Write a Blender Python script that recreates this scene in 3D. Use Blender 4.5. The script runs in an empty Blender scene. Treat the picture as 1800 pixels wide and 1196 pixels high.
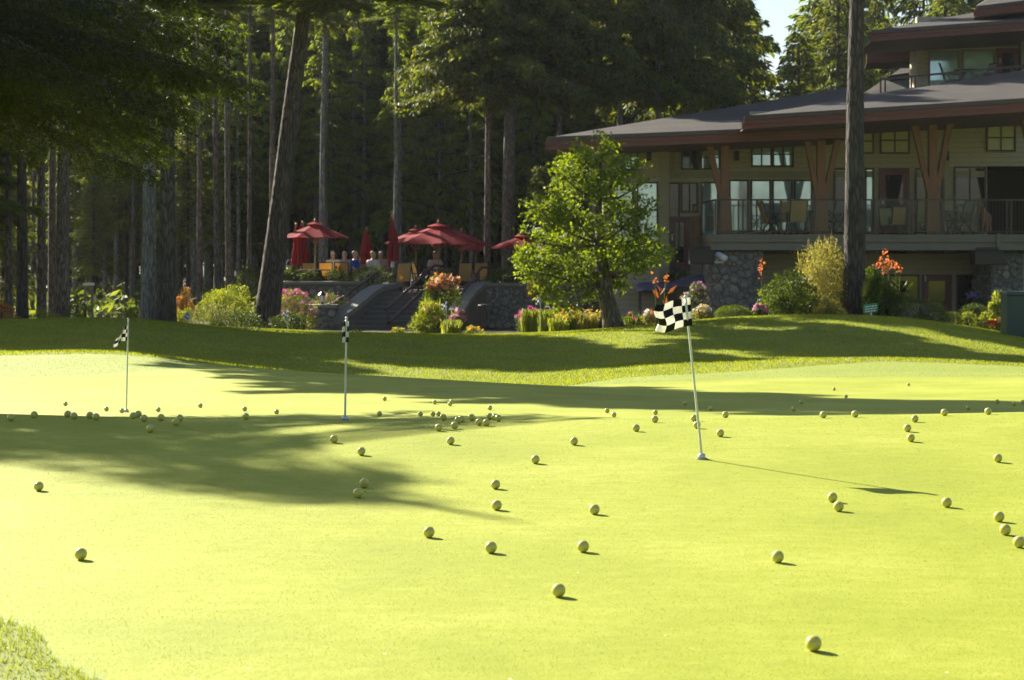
SKY_S = .052; EXPO = 1.67; HAZE = .00013
import bpy, math, random
import numpy as np
from mathutils import Vector, Matrix
C = bpy.context.scene.collection
F, CX, HY, ZC = 3200.0, 900.0, 438.0, 1.06      # focal length in photo pixels, centre column, horizon row, eye height
PI = math.pi
def P(px, py, D): return np.array([(px-CX)/F*D, D, ZC-(py-HY)/F*D])
def X_(px, D): return (px-CX)/F*D
def Z_(py, D): return ZC-(py-HY)/F*D
SUN = np.array([-0.5685, 0.6647, 0.4848])

# ------------------------------------------------------------------ object helpers
W = {}
def tag(o, label=None, cat=None, group=None, kind=None):
    if label: o['label'] = label
    if cat: o['category'] = cat
    if group: o['group'] = group
    if kind: o['kind'] = kind
    return o
def thing(name, loc, label, cat, group=None, rz=0.0):
    o = bpy.data.objects.new(name, None); C.objects.link(o)
    o.location = tuple(float(v) for v in loc); o.rotation_euler = (0, 0, rz); o.empty_display_size = .2
    W[o.name] = np.array(loc, float)
    return tag(o, label, cat, group)
def mesh_np(name, V, Fc, mats, smooth=False, midx=None, attr=None):
    """V (n,3); Fc list of int arrays each (m,k)"""
    me = bpy.data.meshes.new(name)
    V = np.asarray(V, np.float32)
    me.vertices.add(len(V)); me.vertices.foreach_set('co', V.ravel())
    tot = []; loops = []
    for f in Fc:
        f = np.asarray(f, np.int32)
        if f.size == 0: continue
        loops.append(f.ravel()); tot.append(np.full(len(f), f.shape[1], np.int32))
    loops = np.concatenate(loops); tot = np.concatenate(tot)
    me.loops.add(len(loops)); me.loops.foreach_set('vertex_index', loops)
    me.polygons.add(len(tot))
    st = np.concatenate([[0], np.cumsum(tot)[:-1]]).astype(np.int32)
    me.polygons.foreach_set('loop_start', st)
    if midx is not None: me.polygons.foreach_set('material_index', np.asarray(midx, np.int32))
    me.polygons.foreach_set('use_smooth', np.full(len(tot), smooth))
    for m in (mats if isinstance(mats, (list, tuple)) else [mats]): me.materials.append(m)
    if attr is not None:
        for k, vals in attr.items():
            a = me.attributes.new(k, 'FLOAT', 'POINT'); a.data.foreach_set('value', np.asarray(vals, np.float32))
    me.update(calc_edges=True); me.validate()
    return me
def link(name, me, parent=None, loc=None, local=False):
    o = bpy.data.objects.new(name, me); C.objects.link(o)
    if parent is not None:
        o.parent = parent
        W[o.name] = W[parent.name] if loc is None else W[parent.name]+np.array(loc)
        if loc is not None: o.location = tuple(loc)
    else:
        if loc is not None: o.location = tuple(float(v) for v in loc)
        W[o.name] = np.array(loc if loc is not None else (0, 0, 0), float)
    return o
class MB:
    def __init__(s): s.v = []; s.f = []; s.m = []; s.n = 0
    def add(s, v, f, mi=0):
        v = np.asarray(v, float)
        for q in f: s.f.append([i+s.n for i in q]); s.m.append(mi)
        s.v.append(v); s.n += len(v); return s
    def box(s, x0, x1, y0, y1, z0, z1, mi=0):
        x0, x1 = min(x0, x1), max(x0, x1); y0, y1 = min(y0, y1), max(y0, y1); z0, z1 = min(z0, z1), max(z0, z1)
        v = [(x, y, z) for z in (z0, z1) for y in (y0, y1) for x in (x0, x1)]
        return s.add(v, [(0, 2, 3, 1), (4, 5, 7, 6), (0, 1, 5, 4), (2, 6, 7, 3), (0, 4, 6, 2), (1, 3, 7, 5)], mi)
    def pbox(s, px0, py0, px1, py1, D, th, mi=0):
        return s.box(X_(px0, D), X_(px1, D), D, D+th, Z_(py0, D), Z_(py1, D), mi)
    def beam(s, a, b, w, d, mi=0, up=(0, 1, 0)):
        a = np.asarray(a, float); b = np.asarray(b, float); t = b-a; t /= np.linalg.norm(t)
        u = np.cross(t, up); 
        if np.linalg.norm(u) < 1e-4: u = np.cross(t, (1, 0, 0))
        u /= np.linalg.norm(u); v2 = np.cross(u, t)
        if np.isscalar(w): w = (w, w)
        pts = []
        for c, ww in ((a, w[0]), (b, w[1])):
            for su, sv in ((-1, -1), (1, -1), (1, 1), (-1, 1)): pts.append(c+u*su*ww/2+v2*sv*d/2)
        return s.add(pts, [(0, 1, 2, 3), (7, 6, 5, 4), (0, 4, 5, 1), (1, 5, 6, 2), (2, 6, 7, 3), (3, 7, 4, 0)], mi)
    def tube(s, pts, r, n=8, mi=0, cap=True):
        pts = [np.asarray(p, float) for p in pts]; k = len(pts)
        if np.isscalar(r): r = [r]*k
        V = []; ref = None
        for i, p in enumerate(pts):
            t = pts[min(i+1, k-1)]-pts[max(i-1, 0)]; t = t/(np.linalg.norm(t)+1e-9)
            if ref is None:
                ref = np.cross(t, (0, 0, 1) if abs(t[2]) < .9 else (1, 0, 0))
            u = ref-t*np.dot(ref, t); u /= np.linalg.norm(u)+1e-9; ref = u; w = np.cross(t, u)
            for j in range(n):
                a = 2*PI*j/n; V.append(p+(u*math.cos(a)+w*math.sin(a))*r[i])
        Fc = [(i*n+j, i*n+(j+1) % n, (i+1)*n+(j+1) % n, (i+1)*n+j) for i in range(k-1) for j in range(n)]
        if cap: Fc.append(tuple(range(n-1, -1, -1))); Fc.append(tuple((k-1)*n+j for j in range(n)))
        return s.add(V, Fc, mi)
    def lathe(s, c, prof, n=16, mi=0):
        c = np.asarray(c, float); V = []
        for r, z in prof:
            for j in range(n): a = 2*PI*j/n; V.append(c+np.array([r*math.cos(a), r*math.sin(a), z]))
        k = len(prof)
        Fc = [(i*n+j, i*n+(j+1) % n, (i+1)*n+(j+1) % n, (i+1)*n+j) for i in range(k-1) for j in range(n)]
        Fc.append(tuple(range(n-1, -1, -1))); Fc.append(tuple((k-1)*n+j for j in range(n)))
        return s.add(V, Fc, mi)
    def slab(s, pts, th, mi=0):
        """polygon slab: top polygon pts, thickness th downward"""
        pts = [np.asarray(p, float) for p in pts]; n = len(pts)
        V = pts+[p-np.array([0, 0, th]) for p in pts]
        Fc = [tuple(range(n)), tuple(range(2*n-1, n-1, -1))]+[(i, i+n, (i+1) % n+n, (i+1) % n) for i in range(n)]
        return s.add(V, Fc, mi)
    def build(s, name, mats, parent=None, smooth=False, label=None, loc=None, bevel=0):
        V = np.concatenate([np.asarray(v, float).reshape(-1, 3) for v in s.v])
        if parent is not None: V = V-W[parent.name]
        elif loc is not None: V = V-np.asarray(loc)
        me = bpy.data.meshes.new(name); me.from_pydata(V.tolist(), [], s.f)
        for m in (mats if isinstance(mats, (list, tuple)) else [mats]): me.materials.append(m)
        me.polygons.foreach_set('material_index', s.m)
        me.polygons.foreach_set('use_smooth', [smooth]*len(s.f)); me.update()
        o = link(name, me, parent, None if parent is not None else loc)
        if label: o['label'] = label
        if bevel:
            b = o.modifiers.new('bevel', 'BEVEL'); b.width = bevel; b.segments = 2; b.limit_method = 'ANGLE'
        return o
def copy_tree(o, parent=None):
    c = o.copy(); C.objects.link(c); c.parent = parent
    W[c.name] = W[o.name]
    for ch in list(o.children): copy_tree(ch, c)
    return c

# ------------------------------------------------------------------ materials
def nt(name):
    m = bpy.data.materials.new(name); m.use_nodes = True; t = m.node_tree; t.nodes.clear()
    return m, t, t.nodes.new('ShaderNodeOutputMaterial')
def nd(t, kind, **kw):
    n = t.nodes.new(kind)
    for k, v in kw.items():
        if k.startswith('i_'): n.inputs[k[2:].replace('_', ' ')].default_value = v
        elif isinstance(k, str): setattr(n, k, v)
    return n
def rgb(*c): return (c[0], c[1], c[2], 1)
def coords(t, scale=(1, 1, 1), kind='Object'):
    tc = nd(t, 'ShaderNodeTexCoord'); mp = nd(t, 'ShaderNodeMapping'); mp.inputs['Scale'].default_value = scale
    t.links.new(tc.outputs[kind], mp.inputs[0]); return mp.outputs[0]
def ramp(t, src, stops):
    r = nd(t, 'ShaderNodeValToRGB'); e = r.color_ramp.elements
    e[0].position, e[0].color = stops[0][0], stops[0][1]
    e[1].position, e[1].color = stops[-1][0], stops[-1][1]
    for p_, c_ in stops[1:-1]: x = e.new(p_); x.color = c_
    t.links.new(src, r.inputs[0]); return r.outputs[0]
def noise(t, vec, scale, detail=4, rough=.55):
    n = nd(t, 'ShaderNodeTexNoise'); n.inputs['Scale'].default_value = scale; n.inputs['Detail'].default_value = detail
    n.inputs['Roughness'].default_value = rough
    if vec is not None: t.links.new(vec, n.inputs['Vector'])
    return n.outputs['Fac']
def mix(t, fac, a, b, mode='MIX'):
    m = nd(t, 'ShaderNodeMix', data_type='RGBA', blend_type=mode)
    for sock, v in ((0, fac), (6, a), (7, b)):
        if hasattr(v, 'is_output') or hasattr(v, 'links'): t.links.new(v, m.inputs[sock])
        else: m.inputs[sock].default_value = v
    return m.outputs[2]
def bump(t, h, strength, dist):
    b = nd(t, 'ShaderNodeBump'); b.inputs['Strength'].default_value = strength; b.inputs['Distance'].default_value = dist
    t.links.new(h, b.inputs['Height']); return b.outputs[0]
def mth(t, op, a, b=None):
    m = nd(t, 'ShaderNodeMath', operation=op)
    for i, v in enumerate((a, b)):
        if v is None: continue
        if hasattr(v, 'links'): t.links.new(v, m.inputs[i])
        else: m.inputs[i].default_value = v
    return m.outputs[0]
def pbsdf(t, col, rough=.6, metal=0., spec=.5, normal=None, sheen=0, coat=0):
    b = nd(t, 'ShaderNodeBsdfPrincipled')
    if hasattr(col, 'links'): t.links.new(col, b.inputs['Base Color'])
    else: b.inputs['Base Color'].default_value = col
    if hasattr(rough, 'links'): t.links.new(rough, b.inputs['Roughness'])
    else: b.inputs['Roughness'].default_value = rough
    b.inputs['Metallic'].default_value = metal; b.inputs['Specular IOR Level'].default_value = spec
    if sheen: b.inputs['Sheen Weight'].default_value = sheen
    if coat: b.inputs['Coat Weight'].default_value = coat
    if normal is not None: t.links.new(normal, b.inputs['Normal'])
    return b
def M_simple(name, c, rough=.6, metal=0., spec=.4, var=.18, scale=6, bmp=.15, bd=.01, stretch=(1, 1, 1)):
    m, t, o = nt(name); v = coords(t, stretch)
    n = noise(t, v, scale, 5); n2 = noise(t, v, scale*6, 3)
    nn = mth(t, 'ADD', mth(t, 'MULTIPLY', n, .65), mth(t, 'MULTIPLY', n2, .35))
    lo = rgb(*[x*(1-var) for x in c]); hi = rgb(*[min(1, x*(1+var)) for x in c])
    col = ramp(t, nn, [(.3, lo), (.7, hi)])
    b = pbsdf(t, col, rough, metal, spec, bump(t, nn, bmp, bd))
    t.links.new(b.outputs[0], o.inputs[0]); return m
def M_leaf(name, c1, c2, trans=.35, tcol=None, scale=1.2, rough=.55, spec=.35, tip=None):
    m, t, o = nt(name); v = coords(t)
    g = nd(t, 'ShaderNodeNewGeometry')
    n = noise(t, v, scale, 3)
    f = mth(t, 'ADD', mth(t, 'MULTIPLY', n, .6), mth(t, 'MULTIPLY', g.outputs['Random Per Island'], .4))
    col = ramp(t, f, [(.28, rgb(*c1)), (.72, rgb(*c2))])
    if tip: col = ramp(t, f, [(.28, rgb(*c1)), (.62, rgb(*c2)), (.8, rgb(*tip))])
    b = pbsdf(t, col, rough, 0, spec)
    tr = nd(t, 'ShaderNodeBsdfTranslucent')
    k = tcol or (1.5, 1.35, .6)
    tc = mix(t, 1.0, col, rgb(*k), 'MULTIPLY'); t.links.new(tc, tr.inputs[0])
    mx = nd(t, 'ShaderNodeMixShader'); mx.inputs[0].default_value = trans
    t.links.new(b.outputs[0], mx.inputs[1]); t.links.new(tr.outputs[0], mx.inputs[2])
    t.links.new(mx.outputs[0], o.inputs[0]); return m
def M_bark(name, c1, c2, scale=1.0, bd=.04, lichen=None):
    m, t, o = nt(name); v = coords(t, (1, 1, .16))
    vo = nd(t, 'ShaderNodeTexVoronoi', feature='DISTANCE_TO_EDGE'); vo.inputs['Scale'].default_value = 16*scale
    nv = nd(t, 'ShaderNodeTexNoise'); nv.inputs['Scale'].default_value = 5*scale; t.links.new(v, nv.inputs['Vector'])
    va = nd(t, 'ShaderNodeVectorMath', operation='ADD'); vs = nd(t, 'ShaderNodeVectorMath', operation='SCALE'); vs.inputs[3].default_value = .25
    t.links.new(nv.outputs['Color'], vs.inputs[0]); t.links.new(v, va.inputs[0]); t.links.new(vs.outputs[0], va.inputs[1])
    t.links.new(va.outputs[0], vo.inputs['Vector'])
    n = noise(t, v, 30*scale, 5, .65); n2 = noise(t, coords(t), 1.3, 3)
    h = mth(t, 'ADD', mth(t, 'MULTIPLY', ramp(t, vo.outputs['Distance'], [(0, rgb(0, 0, 0)), (.25, rgb(1, 1, 1))]), .7), mth(t, 'MULTIPLY', n, .5))
    col = ramp(t, h, [(.2, rgb(*c1)), (.95, rgb(*c2))])
    if lichen: col = mix(t, ramp(t, n2, [(.5, rgb(0, 0, 0)), (.68, rgb(.7, .7, .7))]), col, rgb(*lichen))
    b = pbsdf(t, col, .85, 0, .2, bump(t, h, .9, bd)); t.links.new(b.outputs[0], o.inputs[0]); return m
def M_siding(name, c, pitch=.16):
    m, t, o = nt(name); tc = nd(t, 'ShaderNodeTexCoord'); sp = nd(t, 'ShaderNodeSeparateXYZ'); t.links.new(tc.outputs['Object'], sp.inputs[0])
    fr = mth(t, 'FRACT', mth(t, 'DIVIDE', sp.outputs['Z'], pitch))
    n = noise(t, coords(t, (1, 1, 6)), 5, 4)
    col = ramp(t, n, [(.3, rgb(*[x*.86 for x in c])), (.7, rgb(*[x*1.12 for x in c]))])
    line = ramp(t, fr, [(0, rgb(.35, .35, .35)), (.1, rgb(1, 1, 1))])
    col = mix(t, 1.0, col, line, 'MULTIPLY')
    b = pbsdf(t, col, .6, 0, .35, bump(t, mth(t, 'SUBTRACT', 1.0, fr), .8, .02)); t.links.new(b.outputs[0], o.inputs[0]); return m
def M_shingle(name, c):
    m, t, o = nt(name); v = coords(t, (1, 1, 1))
    br = nd(t, 'ShaderNodeTexBrick'); br.inputs['Scale'].default_value = 1.0
    br.inputs['Brick Width'].default_value = .55; br.inputs['Row Height'].default_value = .34; br.inputs['Mortar Size'].default_value = .02
    br.inputs['Color1'].default_value = rgb(*[x*.62 for x in c]); br.inputs['Color2'].default_value = rgb(*[x*1.35 for x in c]); br.inputs['Mortar'].default_value = rgb(*[x*.3 for x in c])
    t.links.new(v, br.inputs['Vector'])
    n = noise(t, v, 40, 4); n2 = noise(t, v, .7, 3)
    col = mix(t, .35, br.outputs[0], ramp(t, n, [(.3, rgb(*[x*.6 for x in c])), (.7, rgb(*[x*1.4 for x in c]))]))
    col = mix(t, .35, col, ramp(t, n2, [(.35, rgb(*[x*.6 for x in c])), (.65, rgb(*[x*1.3 for x in c]))]))
    b = pbsdf(t, col, .85, 0, .25, bump(t, mth(t, 'ADD', br.outputs['Fac'], n), .5, .02)); t.links.new(b.outputs[0], o.inputs[0]); return m
def M_glass(name, c=(.02, .025, .028), spec=.7, rough=.03, coat=0, wob=.02, metal=0):
    m, t, o = nt(name); v = coords(t)
    b = pbsdf(t, ramp(t, noise(t, v, .8, 2), [(.3, rgb(*[x*.7 for x in c])), (.7, rgb(*[x*1.3 for x in c]))]), rough, metal, spec, bump(t, noise(t, v, 1.5, 1), wob, .1), coat=coat)
    t.links.new(b.outputs[0], o.inputs[0]); return m
def M_clear(name, tint=(.8, .86, .85), refl=.12):
    m, t, o = nt(name)
    tr = nd(t, 'ShaderNodeBsdfTransparent'); tr.inputs[0].default_value = rgb(*tint)
    gl = nd(t, 'ShaderNodeBsdfGlossy'); gl.inputs['Roughness'].default_value = .04; gl.inputs[0].default_value = rgb(.8, .85, .85)
    lw = nd(t, 'ShaderNodeLayerWeight'); lw.inputs[0].default_value = .25
    mx = nd(t, 'ShaderNodeMixShader'); t.links.new(mth(t, 'ADD', mth(t, 'MULTIPLY', lw.outputs['Fresnel'], .5), refl), mx.inputs[0])
    t.links.new(tr.outputs[0], mx.inputs[1]); t.links.new(gl.outputs[0], mx.inputs[2]); t.links.new(mx.outputs[0], o.inputs[0]); return m
def M_cloth(name, c, trans=.3, tk=1.3):
    m, t, o = nt(name); v = coords(t)
    n = noise(t, v, 90, 2); n2 = noise(t, v, 2.5, 3)
    col = ramp(t, mth(t, 'ADD', mth(t, 'MULTIPLY', n, .4), mth(t, 'MULTIPLY', n2, .6)), [(.3, rgb(*[x*.8 for x in c])), (.7, rgb(*[min(1, x*1.15) for x in c]))])
    b = pbsdf(t, col, .8, 0, .2, bump(t, n, .2, .002)); tr = nd(t, 'ShaderNodeBsdfTranslucent')
    t.links.new(mix(t, 1, col, rgb(tk, tk, tk), 'MULTIPLY'), tr.inputs[0])
    mx = nd(t, 'ShaderNodeMixShader'); mx.inputs[0].default_value = trans
    t.links.new(b.outputs[0], mx.inputs[1]); t.links.new(tr.outputs[0], mx.inputs[2]); t.links.new(mx.outputs[0], o.inputs[0]); return m
def M_rocks(name, cols):
    m, t, o = nt(name); g = nd(t, 'ShaderNodeNewGeometry'); v = coords(t)
    col = ramp(t, g.outputs['Random Per Island'], [(i/(len(cols)-1), rgb(*c)) for i, c in enumerate(cols)])
    n = noise(t, v, 14, 5, .6)
    col = mix(t, .55, col, ramp(t, n, [(.3, rgb(.05, .05, .045)), (.72, rgb(.34, .33, .30))]))
    b = pbsdf(t, col, .8, 0, .3, bump(t, n, .5, .02)); t.links.new(b.outputs[0], o.inputs[0]); return m

# ------------------------------------------------------------------ terrain
KD = [2, 8, 11.2, 12.6, 14.2, 17, 20, 22, 24, 26, 28, 30, 32, 36, 40, 43, 46, 50, 58, 75, 300]
COLS = {   # image rows of the turf at the depths KD[2:18]
 0:    [728, 735, 733, 714, 690, 668, 641, 620, 628, 630, 617, 592, 570, 563, 567, 574],
 200:  [733, 740, 734, 715, 692, 671, 643, 619, 627, 629, 619, 594, 568, 561, 567, 575],
 420:  [736, 742, 737, 713, 687, 664, 650, 645, 653, 653, 640, 612, 584, 577, 578, 582],
 650:  [737, 742, 738, 712, 684, 665, 661, 668, 672, 664, 646, 618, 592, 587, 587, 588],
 900:  [737, 742, 738, 712, 687, 676, 674, 682, 680, 668, 651, 622, 594, 588, 588, 589],
 1100: [737, 742, 738, 714, 695, 686, 680, 673, 662, 651, 641, 610, 583, 577, 578, 582],
 1300: [735, 740, 736, 714, 698, 690, 682, 672, 656, 637, 632, 603, 570, 559, 562, 569],
 1550: [730, 736, 732, 715, 701, 693, 682, 668, 650, 631, 634, 602, 568, 557, 562, 569],
 1800: [725, 731, 727, 713, 698, 687, 675, 663, 652, 641, 644, 622, 600, 591, 594, 598]}
def hermite(xk, yk, x):
    xk = np.asarray(xk, float); yk = np.asarray(yk, float); d = np.diff(yk)/np.diff(xk); h = np.diff(xk)
    m = np.zeros(len(xk)); m[0] = d[0]; m[-1] = d[-1]
    m[1:-1] = (d[:-1]*h[1:]+d[1:]*h[:-1])/(h[1:]+h[:-1])
    x = np.clip(x, xk[0], xk[-1]); i = np.clip(np.searchsorted(xk, x)-1, 0, len(xk)-2)
    t = (x-xk[i])/h[i]; t2 = t*t; t3 = t2*t
    return (2*t3-3*t2+1)*yk[i]+(t3-2*t2+t)*h[i]*m[i]+(3*t2-2*t3)*yk[i+1]+(t3-t2)*h[i]*m[i+1]
_D = np.concatenate([np.arange(2, 60, .1), np.arange(60, 301, 2.)])
_pk = sorted(COLS); _tab = []
for c in _pk:
    z = [0, 0]+[ZC-(y-HY)*d/F for y, d in zip(COLS[c], KD[2:18])]+[-1.5, -1.5, -1.5]
    _tab.append(hermite(KD, z, _D))
_tab = np.array(_tab)
_px = np.arange(0, 1801, 20.)
_fine = np.array([[0.]*len(_D)]*len(_px))
for j in range(len(_D)): _fine[:, j] = hermite(_pk, _tab[:, j], _px)
def Zg(x, y):
    x = np.asarray(x, float); y = np.asarray(y, float)
    px = np.clip(CX+F*x/np.maximum(y, 2.), 0, 1799.9); D = np.clip(y, 2, 299.)
    fi = px/20.; i = fi.astype(int); fi = fi-i
    j = np.clip(np.searchsorted(_D, D)-1, 0, len(_D)-2); fj = (D-_D[j])/(_D[j+1]-_D[j])
    a = _fine[i, j]*(1-fj)+_fine[i, j+1]*fj; b = _fine[i+1, j]*(1-fj)+_fine[i+1, j+1]*fj
    z = a*(1-fi)+b*fi
    z = z+.012*np.sin(x*.9+1)*np.sin(y*.7)*np.clip((y-14)/10, 0, 1)
    return z
def zg(x, y): return float(Zg(np.array([x]), np.array([y]))[0])
GE = ([0, 200, 420, 900, 1100, 1300, 1550, 1800], [22.3, 23.0, 24.3, 24.6, 25.9, 26.8, 26.6, 26.2])      # edge of the green
FE = ([0, 200, 420, 900, 1100, 1300, 1550, 1800], [25.3, 25.5, 25.2, 24.9, 27.6, 28.4, 29.3, 29.0])      # outer edge of the collar
def zone(x, y):
    """0 green, 1 collar, 2 rough"""
    x = np.asarray(x, float); y = np.asarray(y, float)
    px = CX+F*x/np.maximum(y, 2.)
    g = np.interp(px, *GE); f = np.interp(px, *FE)
    z = np.where(y > f, 2., np.where(y > g, 1., 0.))
    near = (y < 7) & (x < -1.5+(5.32-y)*.58+.03*np.sin(y*9))
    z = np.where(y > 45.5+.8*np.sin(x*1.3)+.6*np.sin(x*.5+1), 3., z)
    return np.where(near, 2., np.where(px < -500, 2., z))
def onground(px, D): x = X_(px, D); return np.array([x, D, zg(x, D)])
def raycast(px, py, off=.0, d0=3.):
    dx = (px-CX)/F; dz = -(py-HY)/F; d = d0
    while d < 70:
        if ZC+dz*d <= zg(dx*d, d)+off: break
        d += .02
    return np.array([dx*d, d, zg(dx*d, d)])

# ------------------------------------------------------------------ leaf meshes
def leaf_quads(c, d, n, L, Wd):
    """rhombic leaves: c centre-base (N,3), d unit direction, n a vector roughly normal"""
    s = np.cross(d, n); s /= np.linalg.norm(s, axis=1, keepdims=True)+1e-9
    L = np.reshape(L, (-1, 1)); Wd = np.reshape(Wd, (-1, 1))
    up = np.cross(s, d)
    a = c; b = c+d*L*.45+s*Wd*.5+up*Wd*.15; e = c+d*L; g = c+d*L*.45-s*Wd*.5+up*Wd*.15
    V = np.stack([a, b, e, g], 1).reshape(-1, 3)
    Fq = np.arange(len(V)).reshape(-1, 4)
    return V, Fq
def rdir(rs, n):
    v = rs.normal(size=(n, 3)); return v/np.linalg.norm(v, axis=1, keepdims=True)
def unit(v): return v/(np.linalg.norm(v, axis=-1, keepdims=True)+1e-9)
# ------------------------------------------------------------------ world, sun, camera
sc = bpy.context.scene
w = bpy.data.worlds.new('World'); sc.world = w; w.use_nodes = True
t = w.node_tree; bg = t.nodes['Background']
sky = t.nodes.new('ShaderNodeTexSky'); sky.sky_type = 'NISHITA'; sky.sun_disc = False
sky.sun_elevation = math.radians(29); sky.sun_rotation = math.atan2(SUN[0], SUN[1]); sky.air_density = 1.0; sky.dust_density = 1.2
t.links.new(sky.outputs[0], bg.inputs[0]); bg.inputs[1].default_value = SKY_S
L = bpy.data.lights.new('sun', 'SUN'); L.energy = 5.0; L.angle = math.radians(.5); L.color = (1, .93, .79)
lo = bpy.data.objects.new('sun', L); C.objects.link(lo); lo.rotation_euler = Vector(SUN).to_track_quat('Z', 'Y').to_euler(); lo.location = (-30, 40, 40)
cam = bpy.data.cameras.new('camera'); co = bpy.data.objects.new('camera', cam); C.objects.link(co); sc.camera = co
co.location = (0, 0, ZC); co.rotation_euler = (PI/2, 0, 0); cam.sensor_width = 36; cam.lens = 64; cam.shift_y = -160/1800
cam.clip_start = .1; cam.clip_end = 5000
cam.dof.use_dof = True; cam.dof.focus_distance = 10.5; cam.dof.aperture_fstop = 9
sc.view_settings.view_transform = 'Standard'; sc.view_settings.look = 'None'; sc.view_settings.gamma = 1; sc.view_settings.exposure = EXPO
sc.render.engine = 'CYCLES'; cy = sc.cycles; cy.max_bounces = 7; cy.transparent_max_bounces = 12; cy.diffuse_bounces = 3; cy.glossy_bounces = 3; cy.transmission_bounces = 4
cy.sample_clamp_indirect = 4; cy.use_denoising = True

# ------------------------------------------------------------------ ground
def M_turf():
    m, t, o = nt('turf'); v = coords(t)
    a = nd(t, 'ShaderNodeAttribute', attribute_name='zone')
    n1 = noise(t, v, .9, 4); n2 = noise(t, v, 14, 4, .6); n3 = noise(t, v, 160, 3, .6); n4 = noise(t, coords(t, (1, 2.6, 1)), 5.5, 4, .6)
    f = mth(t, 'ADD', mth(t, 'MULTIPLY', n1, .42), mth(t, 'ADD', mth(t, 'MULTIPLY', n2, .13), mth(t, 'ADD', mth(t, 'MULTIPLY', n3, .25), mth(t, 'MULTIPLY', n4, .2))))
    green = ramp(t, f, [(.3, rgb(.18, .218, .010)), (.5, rgb(.268, .30, .020)), (.72, rgb(.405, .41, .075))])
    rough = ramp(t, f, [(.3, rgb(.10, .14, .008)), (.7, rgb(.23, .26, .02))])
    coll = ramp(t, f, [(.3, rgb(.17, .23, .028)), (.7, rgb(.30, .33, .06))])
    col = mix(t, ramp(t, a.outputs['Fac'], [(.25, rgb(0, 0, 0)), (.45, rgb(1, 1, 1))]), green, coll)
    z2 = mth(t, 'GREATER_THAN', a.outputs['Fac'], 1.5)
    col = mix(t, z2, col, rough)
    # scattered pale clippings and brown specks
    vo = nd(t, 'ShaderNodeTexVoronoi'); vo.inputs['Scale'].default_value = 9; t.links.new(v, vo.inputs['Vector'])
    sp = mth(t, 'LESS_THAN', vo.outputs['Distance'], .045)
    rnd = nd(t, 'ShaderNodeSeparateColor'); t.links.new(vo.outputs['Color'], rnd.inputs[0])
    pick = mth(t, 'MULTIPLY', sp, mth(t, 'GREATER_THAN', rnd.outputs[0], .8))
    pick2 = mth(t, 'MULTIPLY', sp, mth(t, 'LESS_THAN', rnd.outputs[0], .1))
    col = mix(t, pick, col, rgb(.6, .6, .45)); col = mix(t, pick2, col, rgb(.12, .13, .03))
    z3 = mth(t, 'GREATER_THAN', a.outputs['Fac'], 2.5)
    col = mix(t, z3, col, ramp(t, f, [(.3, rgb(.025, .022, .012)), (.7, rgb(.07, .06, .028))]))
    b = pbsdf(t, col, .75, 0, .22, bump(t, mth(t, 'ADD', mth(t, 'MULTIPLY', n3, .6), n2), .28, .006), sheen=0)
    t.links.new(b.outputs[0], o.inputs[0]); return m
TURF = M_turf()
s = np.concatenate([-np.geomspace(6, .3, 40), np.linspace(-.29, .29, 330), np.geomspace(.3, 6, 40)])
yy = np.concatenate([np.linspace(-36, 1, 20), np.arange(1.5, 4, .25), np.arange(4, 14.5, .07), np.arange(14.5, 32, .12), np.arange(32, 62, .3), np.geomspace(63, 2500, 60)])
S, Y = np.meshgrid(s, yy); Xg = S*(Y+40*np.clip(1-(Y-0)/60, 0, 1)*(Y < 60)+0.5) if False else S*np.maximum(Y, 0)+S*2.0*(1+np.clip(4-Y, 0, 40))*np.where(np.abs(S) > .29, 1, 1)
Zt = Zg(Xg, Y); V = np.stack([Xg, Y, Zt], -1).reshape(-1, 3)
nr, nc = S.shape; idx = np.arange(nr*nc).reshape(nr, nc)
Q = np.stack([idx[:-1, :-1], idx[:-1, 1:], idx[1:, 1:], idx[1:, :-1]], -1).reshape(-1, 4)
me = mesh_np('ground', V, [Q], TURF, smooth=True, attr={'zone': zone(V[:, 0], V[:, 1])})
tag(link('ground', me), kind='structure')

# ------------------------------------------------------------------ grass blades
def blades(name, pts, h, wd, lean, mat, seed):
    rs = np.random.RandomState(seed); n = len(pts)
    a = rs.uniform(0, 2*PI, n); hh = h*rs.uniform(.55, 1.25, n); ww = wd*rs.uniform(.7, 1.3, n)
    dx = np.cos(a)*ww/2; dy = np.sin(a)*ww/2; la = rs.uniform(0, 2*PI, n); lx = np.cos(la)*hh*lean*rs.uniform(0, 1, n); ly = np.sin(la)*hh*lean*rs.uniform(0, 1, n)
    A = pts+np.stack([dx, dy, 0*dx], 1); B = pts-np.stack([dx, dy, 0*dx], 1); T = pts+np.stack([lx, ly, hh], 1)
    V = np.stack([A, B, T], 1).reshape(-1, 3)
    me = mesh_np(name, V, [np.arange(len(V)).reshape(-1, 3)], mat)
    return link(name, me)
BLADE = M_leaf('grass_blade', (.14, .18, .008), (.32, .345, .03), trans=.45, tcol=(1.5, 1.45, .6), scale=.8)
BLADE2 = M_leaf('collar_blade', (.22, .27, .025), (.33, .365, .055), trans=.38, tcol=(1.35, 1.3, .7), scale=1.5)
rs = np.random.RandomState(5)
def sample(n, d0, d1, cond, margin=.03):
    D = rs.uniform(d0, d1, n*2)**1.0; D = np.sqrt(rs.uniform(d0**2, d1**2, n)); px = rs.uniform(-60, 1860, n)
    x = (px-CX)/F*D; k = cond(x, D); x = x[k]; D = D[k]; return np.stack([x, D, Zg(x, D)-.004], 1)
p = sample(300000, 24.5, 46, lambda x, y: zone(x, y) > 1.5)
tag(blades('rough_grass', p, .038, .014, .9, BLADE, 1), 'unmown rough grass over the mound beyond the green', 'grass', kind='stuff')
p = sample(60000, 22, 29.5, lambda x, y: zone(x, y) == 1)
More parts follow.
